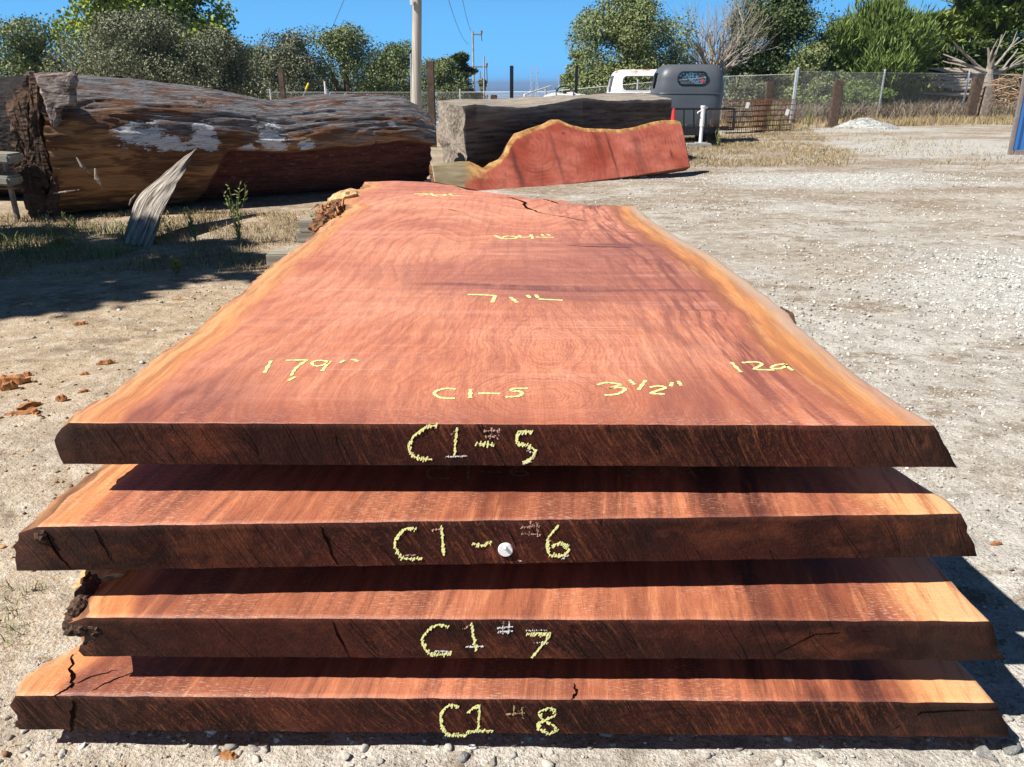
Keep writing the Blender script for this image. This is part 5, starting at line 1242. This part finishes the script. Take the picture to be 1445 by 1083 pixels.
# toppled dead tree with root plate beyond the fence
p = atz(1395, 150, .1); p.y = 36; q = aty(1395, 130, 36)
ft = empty('toppled_tree', (q.x, 36, 0), 0, 'toppled bleached dead tree with bare forked limbs beyond the fence', 'tree')
b = MB(); rr = random.Random(21)
b.tube([(.3, 0, 0), (.1, 0, .8), (-.1, .1, 1.6), (-.1, .1, 2.1)], [.26, .22, .18, .12], 10)
for (dx, dz, L_) in ((-1, .25, 2.1), (-1, .5, 1.7), (-.35, 1, 1.1), (.5, .9, 1.2), (1, .35, 1.7), (.9, .1, 1.3), (-.1, 1, 1.)):
    limbs(b, Vector((-.1, .1, 1.7)), Vector((dx, rr.uniform(-.3, .3), dz)).normalized(), L_, .09, 1, rr, .5, 6)
b.build('limbs', M['dead'], ft)
b = MB()
for i in range(9): z = .9+.12*i+rr.uniform(-.1, .1); b.tube([(-.2, .1*i-.3, z), (-1.4, .1*i-.2, z+rr.uniform(-.1, .1)), (-2.4-rr.random(), .1*i-.2, z+rr.uniform(-.2, .3))], [.10, .08, .03], 6)
b.build('fallen_trunk', M['dead'], ft)
q = aty(1425, 128, 35.5); rp = empty('brush_pile', (q.x, 35.5, 0), 0, 'tan brush pile heaped beyond the fence at the far right', 'brush pile'); b = MB()
for i in range(420):
    a = rr.uniform(0, 2*PI); r_ = rr.random()**.5; x = math.cos(a)*1.7*r_; y = math.sin(a)*1.2*r_; z = (1.75)*(1-r_*r_)*rr.uniform(.3, 1); d = Vector((rr.uniform(-1, 1), rr.uniform(-.6, .6), rr.uniform(-.35, .35))).normalized()*rr.uniform(.2, .5)
    v = Vector((x, y, z)); b.tube([v-d, v+Vector((0, 0, .04)), v+d], [.012, .022, .008], 4)
g = G('tan_brush'); r = g.isl(); M['tanbrush'] = g.out(g.ramp(r, [(0, (.22, .13, .07)), (.6, (.46, .30, .17)), (1, (.62, .46, .30))]), .85)
b.build('sticks', M['tanbrush'], rp)

# ================================================================ fence
def fence(pts, label, hz=1.62, first=True):
    root = empty('chain_link_fence', (pts[0][0], pts[0][1], 0), 0, label, 'fence'); O = Vector((pts[0][0], pts[0][1], 0))
    mesh = []; fcs = []; cnt = 0
    wire = MB()
    for (a, b_) in zip(pts[:-1], pts[1:]):
        A_ = Vector((a[0], a[1], a[2]))-O; B_ = Vector((b_[0], b_[1], b_[2]))-O; L = (B_-A_).length; d = (B_-A_)/L; n = int(L/.085); ht = hz; nrm = Vector((-d.y, d.x, 0))
        for s in (1, -1):
            for i in range(-int(ht/.085)-1, n+int(ht/.085)+1):
                x0 = i*.085; x1 = x0+s*ht; z0, z1 = 0, ht
                # clip to the bay
                def cl(x0, z0, x1, z1, X):
                    t = (X-x0)/(x1-x0); return X, z0+(z1-z0)*t
                if max(x0, x1) <= 0 or min(x0, x1) >= L: continue
                P0 = [x0, z0]; P1 = [x1, z1]
                if P0[0] < 0: P0 = list(cl(x0, z0, x1, z1, 0))
                if P1[0] < 0: P1 = list(cl(x0, z0, x1, z1, 0))
                if P0[0] > L: P0 = list(cl(x0, z0, x1, z1, L))
                if P1[0] > L: P1 = list(cl(x0, z0, x1, z1, L))
                if abs(P0[0]-P1[0]) < .02: continue
                u = A_+d*P0[0]+Vector((0, 0, P0[1]+.04)); v = A_+d*P1[0]+Vector((0, 0, P1[1]+.04)); w = Vector((0, 0, .0023)); o_ = nrm*.002*s
                k = len(mesh); mesh += [u-w+o_, v-w+o_, v+w+o_, u+w+o_, u+o_+nrm*.004, v+o_+nrm*.004]; fcs += [(k, k+1, k+2, k+3), (k, k+4, k+5, k+1), (k+3, k+2, k+5, k+4)]
        wire.tube([A_+Vector((0, 0, ht+.05)), B_+Vector((0, 0, ht+.05))], .006, 5)
    mesh_np('wire_mesh', [tuple(v) for v in mesh], fcs, M['wire'], root)
    wire.build('top_wire', M['galv'], root)
    for p in pts:
        b = MB(); q = Vector(p)-O; ln = p[3] if len(p) > 3 else 0
        b.tube([q+Vector((0, 0, -.1)), q+Vector((ln, 0, hz+.12))], .035, 12); b.tube([q+Vector((ln, 0, hz+.115)), q+Vector((ln, 0, hz+.16)), q+Vector((ln, 0, hz+.18))], [.042, .038, .01], 12)
        b.build('post', M['galv'], root, True)
    return root
def fp(px, y, z=None, ln=0):
    q = aty(px, 118, y); return Vector((q.x, y, (terr(q.x, y) if z is None else z), ln))[:] if False else (q.x, y, terr(q.x, y) if z is None else z, ln)
fence([(p_[0], p_[1], p_[2]) for p_ in (fp(1124, 27.2), fp(1246, 30.6), fp(1365, 33.2), fp(1480, 36))], 'chain-link fence on pale steel posts running along the right side of the yard', 1.60)
fence([(p_[0], p_[1], p_[2]) for p_ in (fp(380, 34), fp(460, 34), fp(649, 34), fp(770, 32), fp(900, 30), fp(1010, 28), fp(1122, 27))], 'lower left run of chain-link fence seen behind the logs and the old cabs', 1.52)

# posts
def post(px, ytop, y, w, label, mat, grp='old wooden posts', zb=None, rnd=False, name='wooden_post', lean=0):
    t = aty(px, ytop, y); z0 = terr(t.x, y) if zb is None else zb; W_ = w*y/F*.95; b = MB()
    h = t.z-z0
    if rnd: b.tube([(0, 0, -.2), (lean*h*.5, 0, h*.5), (lean*h, 0, h)], [W_/2*1.05, W_/2, W_/2*.95], 16)
    else: b.box((0, 0, h/2-.1), (W_, W_*.8, h+.2), Matrix.Rotation(lean, 3, 'Y'), 0, W_*.08)
    o = b.build(name, M[mat], None, True); o.location = (t.x, y, z0); tag(o, label, 'post', grp)
post(607, 87, 20, 10, 'tall brown post beside the tall utility pole', 'postwood')
post(396, 97, 22, 7, 'brown post rising behind the middle of the long log', 'postwood')
post(697, 134, 20, 9, 'low dark stump-like post behind the left end of the grey beam', 'postwood')
post(1087, 115, 24, 9, 'brown post behind the rusty mesh panels', 'postwood')
post(1184, 114, 25.5, 12, 'thick brown post in the middle of the fence', 'postwood')
post(1380, 108, 29, 12, 'brown split post right of the leaning pale fence post', 'postwood', lean=.05)
post(1395, 122, 29, 10, 'shorter grey post at the right end of the fence', 'postgrey', lean=.04)
post(722, 93, 17, 5, 'black steel post standing against the sea gap', 'black', 'black steel posts', name='steel_post')
post(814, 93, 18, 4, 'black steel post beside the old steering wheel', 'black', 'black steel posts', name='steel_post')
post(458, 115, 24, 2.6, 'thin white marker post left of the tall utility pole', 'whitepl', 'thin marker posts', rnd=True, name='marker_post')
# utility poles
def upole(px0, py0, px1, y, w, label, arms=0, name='utility_pole', mat='pole'):
    t = aty(px0, py0, y); b0 = aty(px1, 135, y); z0 = terr(t.x, y)-.5
    root = empty(name, (b0.x, y, z0), 0, label, 'utility pole', 'utility poles'); r_ = w*y/F*.95/2; b = MB()
    top = Vector((t.x-b0.x, 0, t.z-z0)); n = 6
    b.tube([Vector((0, 0, 0)).lerp(top, i/n) for i in range(n+1)], [r_*(1.12-.25*i/n) for i in range(n+1)], 16); b.build('shaft', M[mat], root, True)
    for k in range(arms):
        z = top.z-.35-k*(.26*y/F*120 if 0 else 3.2*y/90); L_ = .8*y/90*2.1*(1.2 if k else .55); bb = MB(); bb.box((top.x*.9+(L_*.5 if not k else 0), -.15, z), (L_ if not k else L_*2*.75, .12, .14), None, 0)
        bb.build('crossarm', M['postgrey'], root)
        for s in ((1,) if k == 0 else (-1, 1)):
            bb = MB(); xx = top.x*.9+(L_ if k == 0 else s*L_*.72); bb.tube([(xx, -.15, z), (xx, -.15, z+.35), (xx, -.15, z+.45)], [.10, .13, .04], 8); bb.build('insulator', M['postgrey'], root)
            bb = MB(); bb.tube([(xx, -.15, z), (xx+.05, -.15, z-1.6*(1 if k else .4))], .04, 5); bb.build('jumper_wire', M['cable'], root)
    return root
up = upole(589, -60, 583, 25, 13.5, 'tall thick grey utility pole rising out of the top of the picture', 0)
b = MB(); q = aty(581, 3, 24.8)-Vector(up.location); b.box(q, (.09, .12, .18), None, 0, .01); b.build('meter_box', M['whitepl'], up)
b = MB(); b.tube([aty(578, 118, 24.85)-Vector(up.location), aty(580, 84, 24.85)-Vector(up.location)], .012, 6)
upole(667, 44, 669, 90, 2.7, 'distant brown utility pole with crossarms beside the cypress', 3, mat='polewood')
upole(683, 80, 682, 70, 2.2, 'bare thin distant pole right of the pole with crossarms', 0, mat='polewood')
upole(677.5, 101, 677.5, 150, 1.6, 'tiny farthest pole between the two distant poles', 0, mat='postgrey')
upole(579.5, 76, 577, 30, 1.4, 'slim metal conduit standing just left of the tall utility pole', 0, name='conduit_pole', mat='galv')
def cable(a, b_, sag, r_, label, name='overhead_wire'):
    b = MB(); b.tube([a.lerp(b_, i/14)-Vector((0, 0, sag*4*(i/14)*(1-i/14))) for i in range(15)], r_, 5); o = b.build(name, M['cable']); return tag(o, label, 'cable', 'overhead wires')
cable(aty(622, -40, 60), aty(661, 63, 90), 0.9, .018, 'overhead wire running down to the lower crossarm of the distant pole')
cable(aty(645, -40, 60), aty(665, 45, 90), 0.5, .018, 'overhead wire running down to the top of the distant pole')
b = MB(); pa = aty(492, -15, 22); pb = aty(434, 121, 14.5); b.tube([pa, pb], .006, 6); gw = b.build('guy_wire', M['cable']); tag(gw, 'taut guy wire slanting down behind the long log', 'cable')
gz = pb+(pb-pa).normalized()*1.0
b = MB(); b.tube([pb+(pa-pb).normalized()*.10, pb+(pb-pa).normalized()*.25], .018, 8); b.build('yellow_sleeve', M['yellow'], gw)
b = MB(); b.tube([pb, pb+(pb-pa).normalized()*2.2], .006, 6); b.build('anchor_rod', M['galv'], gw)
# pylons in the haze
for k, (px, py, y, lb) in enumerate(((750, 95, 1800, 'left hazy lattice pylon over the sea'), (758, 94, 1850, 'middle hazy lattice pylon over the sea'), (789, 108, 2600, 'smallest hazy lattice pylon at the right of the sea gap'))):
    t = aty(px, py, y); root = empty('pylon', (t.x, y, -44), 0, lb, 'pylon', 'distant pylons'); h = t.z+44; b = MB()
    for sx_ in (-1, 1):
        for sy in (-1, 1): b.tube([(sx_*5, sy*5, 0), (sx_*1.2, sy*1.2, h*.7), (sx_*.8, sy*.8, h)], .35, 4)
    for i in range(8):
        z0 = h*i/8; z1 = h*(i+1)/8; w0 = 5-4.2*i/8; w1 = 5-4.2*(i+1)/8
        b.tube([(-w0, -w0, z0), (w1, -w1, z1)], .2, 4); b.tube([(w0, -w0, z0), (-w1, -w1, z1)], .2, 4)
    b.build('lattice', M['galv'], root); b = MB()
    for z in (.72, .84, .95):
        b = MB(); b.box((0, 0, h*z), (18*(1.3-z*.5), .8, .8)); b.build('crossarm', M['galv'], root)

# ================================================================ old truck cabs
def rounded_cut(w, h, r_, n=6):
    pts = []
    for (cx, cz, a0) in ((w/2-r_, h/2-r_, 0), (-w/2+r_, h/2-r_, 90), (-w/2+r_, -h/2+r_, 180), (w/2-r_, -h/2+r_, 270)):
        for k in range(n+1): a = R(a0+90*k/n); pts.append((cx+r_*math.cos(a), cz+r_*math.sin(a)))
    return pts
def prism(pts, y0, y1, axis='y', cx=0, cz=0):
    b = MB(); n = len(pts); vs = []
    for yy in (y0, y1):
        for (u, v) in pts: vs.append((cx+u, yy, cz+v) if axis == 'y' else (yy, cx+u, cz+v))
    b.add(vs, [tuple(range(n)), tuple(range(2*n-1, n-1, -1))]+[(i, i+n, (i+1) % n+n, (i+1) % n) for i in range(n)]); return b
def cab(loc, rz_, mat, label, rearwin, sidewin, h=1.52, w=.82, glass=True, frontwin=True, zb=.45):
    root = empty('truck_cab', (0, 0, 0), 0, label, 'old truck', 'old truck cabs'); D = 1.35
    lv = [(0, .90, 0), (.08, .93, 0), (.35, .97, 0), (.66, 1.0, 0)]+[(.70, .996, .002), (.72, 1., 0)]+[(min(.88, h-.42), .99, .0), (h-.37, .965, .02)]
    R0 = .27
    for k in range(1, 13):
        a = k/12*PI/2; lv.append((h-.37+.37*math.sin(a), .965-R0*1.25*(1-math.cos(a))/.82*.78, .02+.26*(1-math.cos(a))))
    n = 72; vs = []
    for (z, ws, ins) in lv:
        hw = w*ws; rr_ = .24 if z < h-.3 else max(.12, .24)
        y0, y1 = ins, D-ins*1.1
        for k in range(n):
            a = 2*PI*k/n; ca, sa = math.cos(a), math.sin(a); e = .42
            vs.append((math.copysign(abs(ca)**e, ca)*hw, (y0+y1)/2+math.copysign(abs(sa)**e, sa)*(y1-y0)/2, z))
    m = len(lv); fs = [(i*n+k, i*n+(k+1) % n, (i+1)*n+(k+1) % n, (i+1)*n+k) for i in range(m-1) for k in range(n)]+[tuple((m-1)*n+k for k in range(n)), tuple(range(n-1, -1, -1))]
    b = MB(); b.add(vs, fs); o = b.build('cab_body', M[mat], root)
    sm = o.modifiers.new('s', 'SOLIDIFY'); sm.thickness = .035; sm.offset = -1
    cuts = []
    pts = rounded_cut(rearwin[0], rearwin[1], rearwin[3]); cuts.append(prism(pts, -.3, .35, 'y', 0, rearwin[2]).build('cut', M[mat]))
    if sidewin: cuts.append(prism(rounded_cut(sidewin[0], sidewin[1], .09), -1.2, 1.2, 'x', sidewin[3], sidewin[2]).build('cut', M[mat]))
    if frontwin: cuts.append(prism(rounded_cut(1.22, .36, .08), 1.0, 1.7, 'y', 0, rearwin[2]-.02).build('cut', M[mat]))
    for c_ in cuts: bo = o.modifiers.new('b', 'BOOLEAN'); bo.object = c_; bo.operation = 'DIFFERENCE'; bo.solver = 'EXACT'
    dg = bpy.context.evaluated_depsgraph_get(); me = bpy.data.meshes.new_from_object(o.evaluated_get(dg)); o.modifiers.clear(); o.data = me
    me.polygons.foreach_set('use_smooth', np.ones(len(me.polygons), dtype=bool)); me.set_sharp_from_angle(angle=R(32))
    for c_ in cuts: bpy.data.objects.remove(c_)
    # rear window rubber + glass
    rp_ = rounded_cut(rearwin[0]+.03, rearwin[1]+.03, rearwin[3]+.015)
    if glass:
        b = MB(); P = [Vector((u, .0, v+rearwin[2])) for u, v in rp_]; b.tube(P+[P[0]], .017, 8, 0, False); b.build('window_seal', M['black'], root, True)
        prism(rounded_cut(rearwin[0]+.01, rearwin[1]+.01, rearwin[3]), .012, .018, 'y', 0, rearwin[2]).build('rear_window', M['glass'], root)
        b = MB(); b.box((.24, .005, rearwin[2]-.05), (.07, .004, .05), Matrix.Rotation(.5, 3, 'Y')); b.build('sticker', M['red'], root)
    # belt moulding
    b = MB(); P = []
    for k in range(n+1):
        a = 2*PI*k/n; ca, sa = math.cos(a), math.sin(a); P.append(Vector((math.copysign(abs(ca)**.42, ca)*(w+.004), D/2+math.copysign(abs(sa)**.42, sa)*(D/2+.004), .70)))
    b.tube(P, .012, 6, 0, False); b.build('belt_moulding', M[mat], root, True)
    # chassis and bonnet ahead
    b = MB(); b.box((-.38, .9, -.12), (.09, 2.6, .16)); b.box((.38, .9, -.12), (.09, 2.6, .16)); b.box((0, -.45, -.12), (.9, .1, .14)); b.build('chassis', M['black'], root)
    b = MB(); vs = []; fs = []
    for i in range(8):
        t = i/7; ww = .62-.2*t
        for k in range(13): a = PI*k/12; vs.append((ww*math.copysign(abs(math.cos(a))**.6, math.cos(a)), D+1.05*t, .35+(.42-.08*t)*math.sin(a)**.6))
    for i in range(7):
        for k in range(12): q = i*13+k; fs.append((q, q+1, q+14, q+13))
    fs.append(tuple(7*13+k for k in range(13))); b.add(vs, fs); b.build('bonnet', M[mat], root, True)
    for (x, y) in ((-.72, 1.95), (.72, 1.95), (-.60, .15), (.60, .15)):
        b = MB(); c_ = Vector((x, y, zb*-1+.36)); b.tube([c_+Vector((-.09, 0, 0)), c_+Vector((-.07, 0, 0)), c_+Vector((.07, 0, 0)), c_+Vector((.09, 0, 0))], [.31, .36, .36, .31], 28); wh = b.build('wheel', M['rubber'], root, True)
        b = MB(); b.tube([c_+Vector((-.1, 0, 0)), c_+Vector((.1, 0, 0))], .19, 20); b.build('rim', M['rust'], wh)
    root.location = loc; root.rotation_euler = (0, 0, rz_)
    return root
gc = aty(972, 178, 19.4)
cab((gc.x, 19.4, .36), R(-2), 'primer', 'primer grey rounded old truck cab seen from behind', (.64, .25, 1.03, .10), (.62, .36, .98, .62), h=1.34, w=.83, zb=.36)
wc = aty(906, 160, 20.6)
cab((wc.x, 20.6, .36), R(0), 'whitecab', 'white rust-topped old truck cab with an open rear window, left of the grey one', (1.04, .34, .93, .11), (.72, .42, .90, .62), h=1.25, w=.80, glass=False, zb=.36)
# steering wheel on a stripped chassis with a white hood piece
sw = aty(797, 132, 15.8); root = empty('stripped_chassis', (sw.x, 15.8, 0), 0, 'bare black steering wheel on a stripped chassis beside white sheet metal', 'old truck')
b = MB(); P = [Vector((.17*math.cos(2*PI*k/28), .09*math.sin(2*PI*k/28), sw.z-0+.15*math.sin(2*PI*k/28)*.85)) for k in range(29)]; b.tube(P, .013, 8, 0, False); swo = b.build('steering_wheel', M['black'], root, True)
b = MB()
for k in (3, 12, 21): b.tube([P[k], Vector((0, 0, sw.z))], .010, 6)
b.tube([(0, .01, sw.z-.01), (0, -.02, sw.z+.03)], .03, 10); b.build('spokes', M['black'], swo)
b = MB(); b.tube([(0, 0, sw.z), (.1, .7, .5)], .02, 8); b.build('steering_column', M['black'], root)
b = MB(); b.box((.05, .5, .42), (1.0, 2.6, .12)); b.build('frame', M['rust'], root)
b = MB(); bmq = bmesh.new(); bmesh.ops.create_icosphere(bmq, subdivisions=3, radius=1)
vs = [Vector((.05+v.co.x*.50+.0, .3+v.co.y*.5, sw.z-.11+max(-.3, v.co.z)*.12*(1+.5*nz(v.co.x*3, v.co.y*3)))) for v in bmq.verts]; fs = [[v.index for v in f.verts] for f in bmq.faces]; bmq.free()
b.add(vs, fs); b.build('white_sheet', M['whitepl'], root, True)
for x in (-.6, .7):
    b = MB(); b.tube([(x-.08, 1.2, .33), (x+.08, 1.2, .33)], .33, 24); b.build('wheel', M['rubber'], root, True)
b = MB(); b.box((.05, .5, .6), (.9, .5, .26)); b.build('cowl', M['rust'], root)
b = MB(); q = aty(750, 128, 20); 
o = None
for (a_, b2, lb) in (((740, 134), (777, 118), 'white pole slanting up beside the steering wheel'), ):
    b = MB(); b.tube([aty(a_[0], a_[1], 22), aty(b2[0], b2[1]+4, 23.5)], .025, 8); b.tube([aty(a_[0], a_[1], 22), Vector((aty(a_[0], a_[1], 22).x, 22, terr(1, 22)))], .025, 8); o = b.build('slanting_rail', M['whitepl']); tag(o, lb, 'rail')
# trailer frame with jack stand
tp = aty(990, 178, 18.05); tl = empty('flatbed_trailer', (tp.x, 18.05, 0), 0, 'low black steel trailer frame behind the grey truck cab', 'trailer')
def tv(px, py, y=18.05): return aty(px, py, y)-Vector((tp.x, 18.05, 0))
b = MB(); z1 = tv(990, 154).z; x0 = tv(946, 154).x; x1 = tv(1036, 154).x
b.tube([(x0, 0, z1), (x1, 0, z1)], .024, 6); b.tube([(x1, 0, z1+.02), (tv(1034, 184).x, 0, tv(1034, 184).z)], .024, 6); b.tube([(x1, 0, z1), (x1, .9, z1)], .02, 6)
b.tube([(tv(1010, 183).x, 0, tv(1010, 183).z), (tv(1036, 183).x, 0, tv(1036, 183).z)], .022, 6)
for px in (965, 979, 996): b.tube([(tv(px, 154).x, 0, z1), (tv(px, 180).x, 0, tv(px, 180).z)], .02, 6)
b.build('rail_frame', M['black'], tl)
b = MB(); zc = tv(960, 184).z; b.box((tv(975, 184).x, .5, zc), (1.15, 1.0, .12)); b.box((tv(968, 184).x, -.02, zc-.03), (.75, .08, .16)); b.build('deck', M['black'], tl)
b = MB(); b.box((tv(1018, 180).x, .0, zc+.04), (.32, .06, .09)); b.build('light_bar', M['black'], tl)
for px in (1005, 1016):
    b = MB(); q = tv(px, 178); b.box((q.x, -.04, q.z), (.035, .02, .03), None, 0, .004); b.build('tail_light', M['orange'], tl)
for s in (-.62, .12):
    b = MB(); c_ = Vector((s, .5, .28)); b.tube([c_-Vector((.08, 0, 0)), c_+Vector((.08, 0, 0))], .28, 24); b.build('wheel', M['rubber'], tl, True)
jp = atz(988, 205, .0); jk = empty('jack_stand', (jp.x, jp.y, 0), 0, 'white trailer jack stand with a crank on a concrete block', 'jack stand')
b = MB(); zt = aty(988, 152, jp.y).z; b.tube([(0, 0, .05), (0, 0, zt*.55)], .038, 14); b.tube([(0, 0, zt*.5), (0, 0, zt)], .05, 14); b.tube([(0, 0, zt), (0, 0, zt+.04)], .06, 14); b.build('tube', M['whitepl'], jk, True)
b = MB(); b.tube([(-.12, -.02, zt-.1), (.08, -.02, zt-.0)], .014, 6); b.tube([(-.12, -.02, zt-.1), (-.13, -.08, zt-.12)], .012, 6); b.build('crank', M['whitepl'], jk)
b = MB(); b.box((0, 0, .05), (.22, .2, .02)); b.build('foot_plate', M['galv'], jk)
b = MB(); b.box((0, 0, 0), (.55, .3, .10), None, 0, .012); o = b.build('concrete_block', M['concrete']); o.location = (jp.x-.05, jp.y, -.012); tag(o, 'flat concrete block under the white jack stand', 'block')
# red marker cone behind the beam
cp = aty(951, 153, 17.0); cn = empty('traffic_cone', (cp.x, 17.0, 0), 0, 'slim red traffic cone half hidden behind the right end of the grey beam', 'traffic cone')
b = MB(); b.tube([(0, 0, .03), (0, 0, cp.z)], [.12, .02], 20); b.build('cone', M['red'], cn, True); b = MB(); b.box((0, 0, .015), (.3, .3, .03), None, 0, .01); b.build('base', M['red'], cn)
# rusty mesh panels
for k, (x0, x1, y, lb) in enumerate(((1028, 1086, 21.5, 'left rusty wire mesh panel leaning behind the trailer'), (1068, 1124, 22.5, 'right rusty wire mesh panel beside the fence post'))):
    a_ = aty(x0, 150, y); c_ = aty(x1, 150, y+.6); root = None; b = MB(); L_ = (c_-a_).length; d = (c_-a_)/L_; h = .86
    for layer in (0, .18, .34):
        for i in range(int(L_/.13)+1): q = Vector((a_.x, a_.y+layer, 0))+d*(i*.13); q.z = .02; b.tube([q, q+Vector((.02*layer, layer*.2, h))], .006, 4)
        for j in range(7): z = .04+j*.135; q = Vector((a_.x, a_.y+layer, 0)); q.z = z; b.tube([q, q+Vector((d.x, d.y, 0))*L_], .006, 4)
    o = b.build('mesh_panel', M['rust']); tag(o, lb, 'mesh panel', 'rusty mesh panels')
for (px, py, lb) in ((1055, 149, 'white paper tag tied on the left rusty mesh panel'), (1111, 159, 'rounder white tag tied on the right rusty mesh panel')):
    q = aty(px, py, 21.3); b = MB(); b.box((0, 0, 0), (.09, .012, .15), Matrix.Rotation(.2, 3, 'Y'), 0, .005); o = b.build('paper_tag', M['whitepl']); o.location = q; tag(o, lb, 'tag')
# blue corrugated panel at the right edge
bc = atz(1424, 219, 0); bx_ = empty('blue_panel', (bc.x, bc.y, 0), R(-6), 'blue corrugated metal panel with a grey rusty post, cut off by the right edge', 'metal panel')
bx_.rotation_euler = (0, R(-1.5), R(-6)); hgt = 1.75; b = MB()
vs = []; N = 30
for i in range(N+1):
    x = .06+i*.07; y = .02+(.035 if (i//2) % 2 else 0); vs += [(x, y, .08), (x, y, hgt-.1)]
vs2 = [(x, y+.02, z) for x, y, z in vs]
b.add(vs, [(2*i, 2*i+2, 2*i+3, 2*i+1) for i in range(N)]); b.add(vs2, [(2*i+1, 2*i+3, 2*i+2, 2*i) for i in range(N)]); b.build('sheet', M['blue'], bx_)
b = MB(); b.box((.03, .05, hgt/2), (.06, .09, hgt), None, 0, .01); b.build('corner_post', M['bluerust'], bx_)
b = MB(); b.box((1.2, .03, .04), (2.2, .10, .09)); b.build('bottom_rail', M['bluerust'], bx_)
b = MB(); b.box((1.2, .03, hgt-.04), (2.2, .10, .09)); b.build('top_rail', M['bluerust'], bx_)

# ================================================================ haze
g = G('air'); v = g.n('VolumePrincipled'); v.inputs['Color'].default_value = (.42, .66, 1, 1); v.inputs['Density'].default_value = .00022; v.inputs['Anisotropy'].default_value = .2
o_ = g.n('OutputMaterial'); g.nt.links.new(v.outputs[0], o_.inputs['Volume'])
HAZE = True
if HAZE:
    b = MB(); b.box((0, 31000, -12.5), (70000, 64000, 67)); hz_ = b.build('haze', g.mat); tag(hz_, 'thin blue air between the yard and the sea', 'haze', kind='stuff')

# ================================================================ light, world, camera
sd = bpy.data.lights.new('sun', 'SUN'); sd.energy = 4.6; sd.angle = R(.53); sd.color = (1, .94, .85)
so = bpy.data.objects.new('sun', sd); COL.objects.link(so)
tv_ = Vector((.8, .38, -1)).normalized(); so.rotation_euler = tv_.to_track_quat('-Z', 'Y').to_euler(); so.location = (-8, -3, 12)
w = bpy.data.worlds.new('World'); SC.world = w; w.use_nodes = True; nt = w.node_tree; nt.nodes.clear()
sk = nt.nodes.new('ShaderNodeTexSky'); sk.sky_type = 'NISHITA'; sk.sun_disc = False; sk.sun_elevation = math.asin(-tv_.z); sk.sun_rotation = math.atan2(-tv_.x, -tv_.y)
sk.air_density = .45; sk.dust_density = .0; sk.ozone_density = 8; sk.altitude = 2600
bg = nt.nodes.new('ShaderNodeBackground'); bg.inputs[1].default_value = .11
mx = nt.nodes.new('ShaderNodeMix'); mx.data_type = 'RGBA'; mx.blend_type = 'MULTIPLY'; mx.inputs[0].default_value = 1; mx.inputs[7].default_value = (.48, .54, .46, 1)
ou = nt.nodes.new('ShaderNodeOutputWorld'); nt.links.new(sk.outputs[0], mx.inputs[6]); m2 = nt.nodes.new('ShaderNodeMix'); m2.data_type = 'RGBA'; tc = nt.nodes.new('ShaderNodeTexCoord'); sx3 = nt.nodes.new('ShaderNodeSeparateXYZ'); mr = nt.nodes.new('ShaderNodeMapRange'); mr.inputs[1].default_value = .02; mr.inputs[2].default_value = .34; mr.inputs[3].default_value = .88; mr.inputs[4].default_value = 0; nt.links.new(tc.outputs['Generated'], sx3.inputs[0]); nt.links.new(sx3.outputs[2], mr.inputs[0]); nt.links.new(mr.outputs[0], m2.inputs[0]); m2.inputs[7].default_value = (.95, 3.35, 6.6, 1); nt.links.new(mx.outputs[2], m2.inputs[6]); nt.links.new(m2.outputs[2], bg.inputs[0]); nt.links.new(bg.outputs[0], ou.inputs[0])
cd = bpy.data.cameras.new('camera'); cd.sensor_width = 36; cd.lens = F/1445*36; cd.clip_start = .05; cd.clip_end = 80000
co = bpy.data.objects.new('camera', cd); COL.objects.link(co); co.location = (0, 0, H); co.rotation_euler = (PI/2-PITCH, 0, 0); SC.camera = co
vs_ = SC.view_settings; vs_.view_transform = 'Standard'; vs_.look = 'None'; vs_.exposure = .74; vs_.gamma = 1
SC.cycles.max_bounces = 6; SC.cycles.transparent_max_bounces = 12
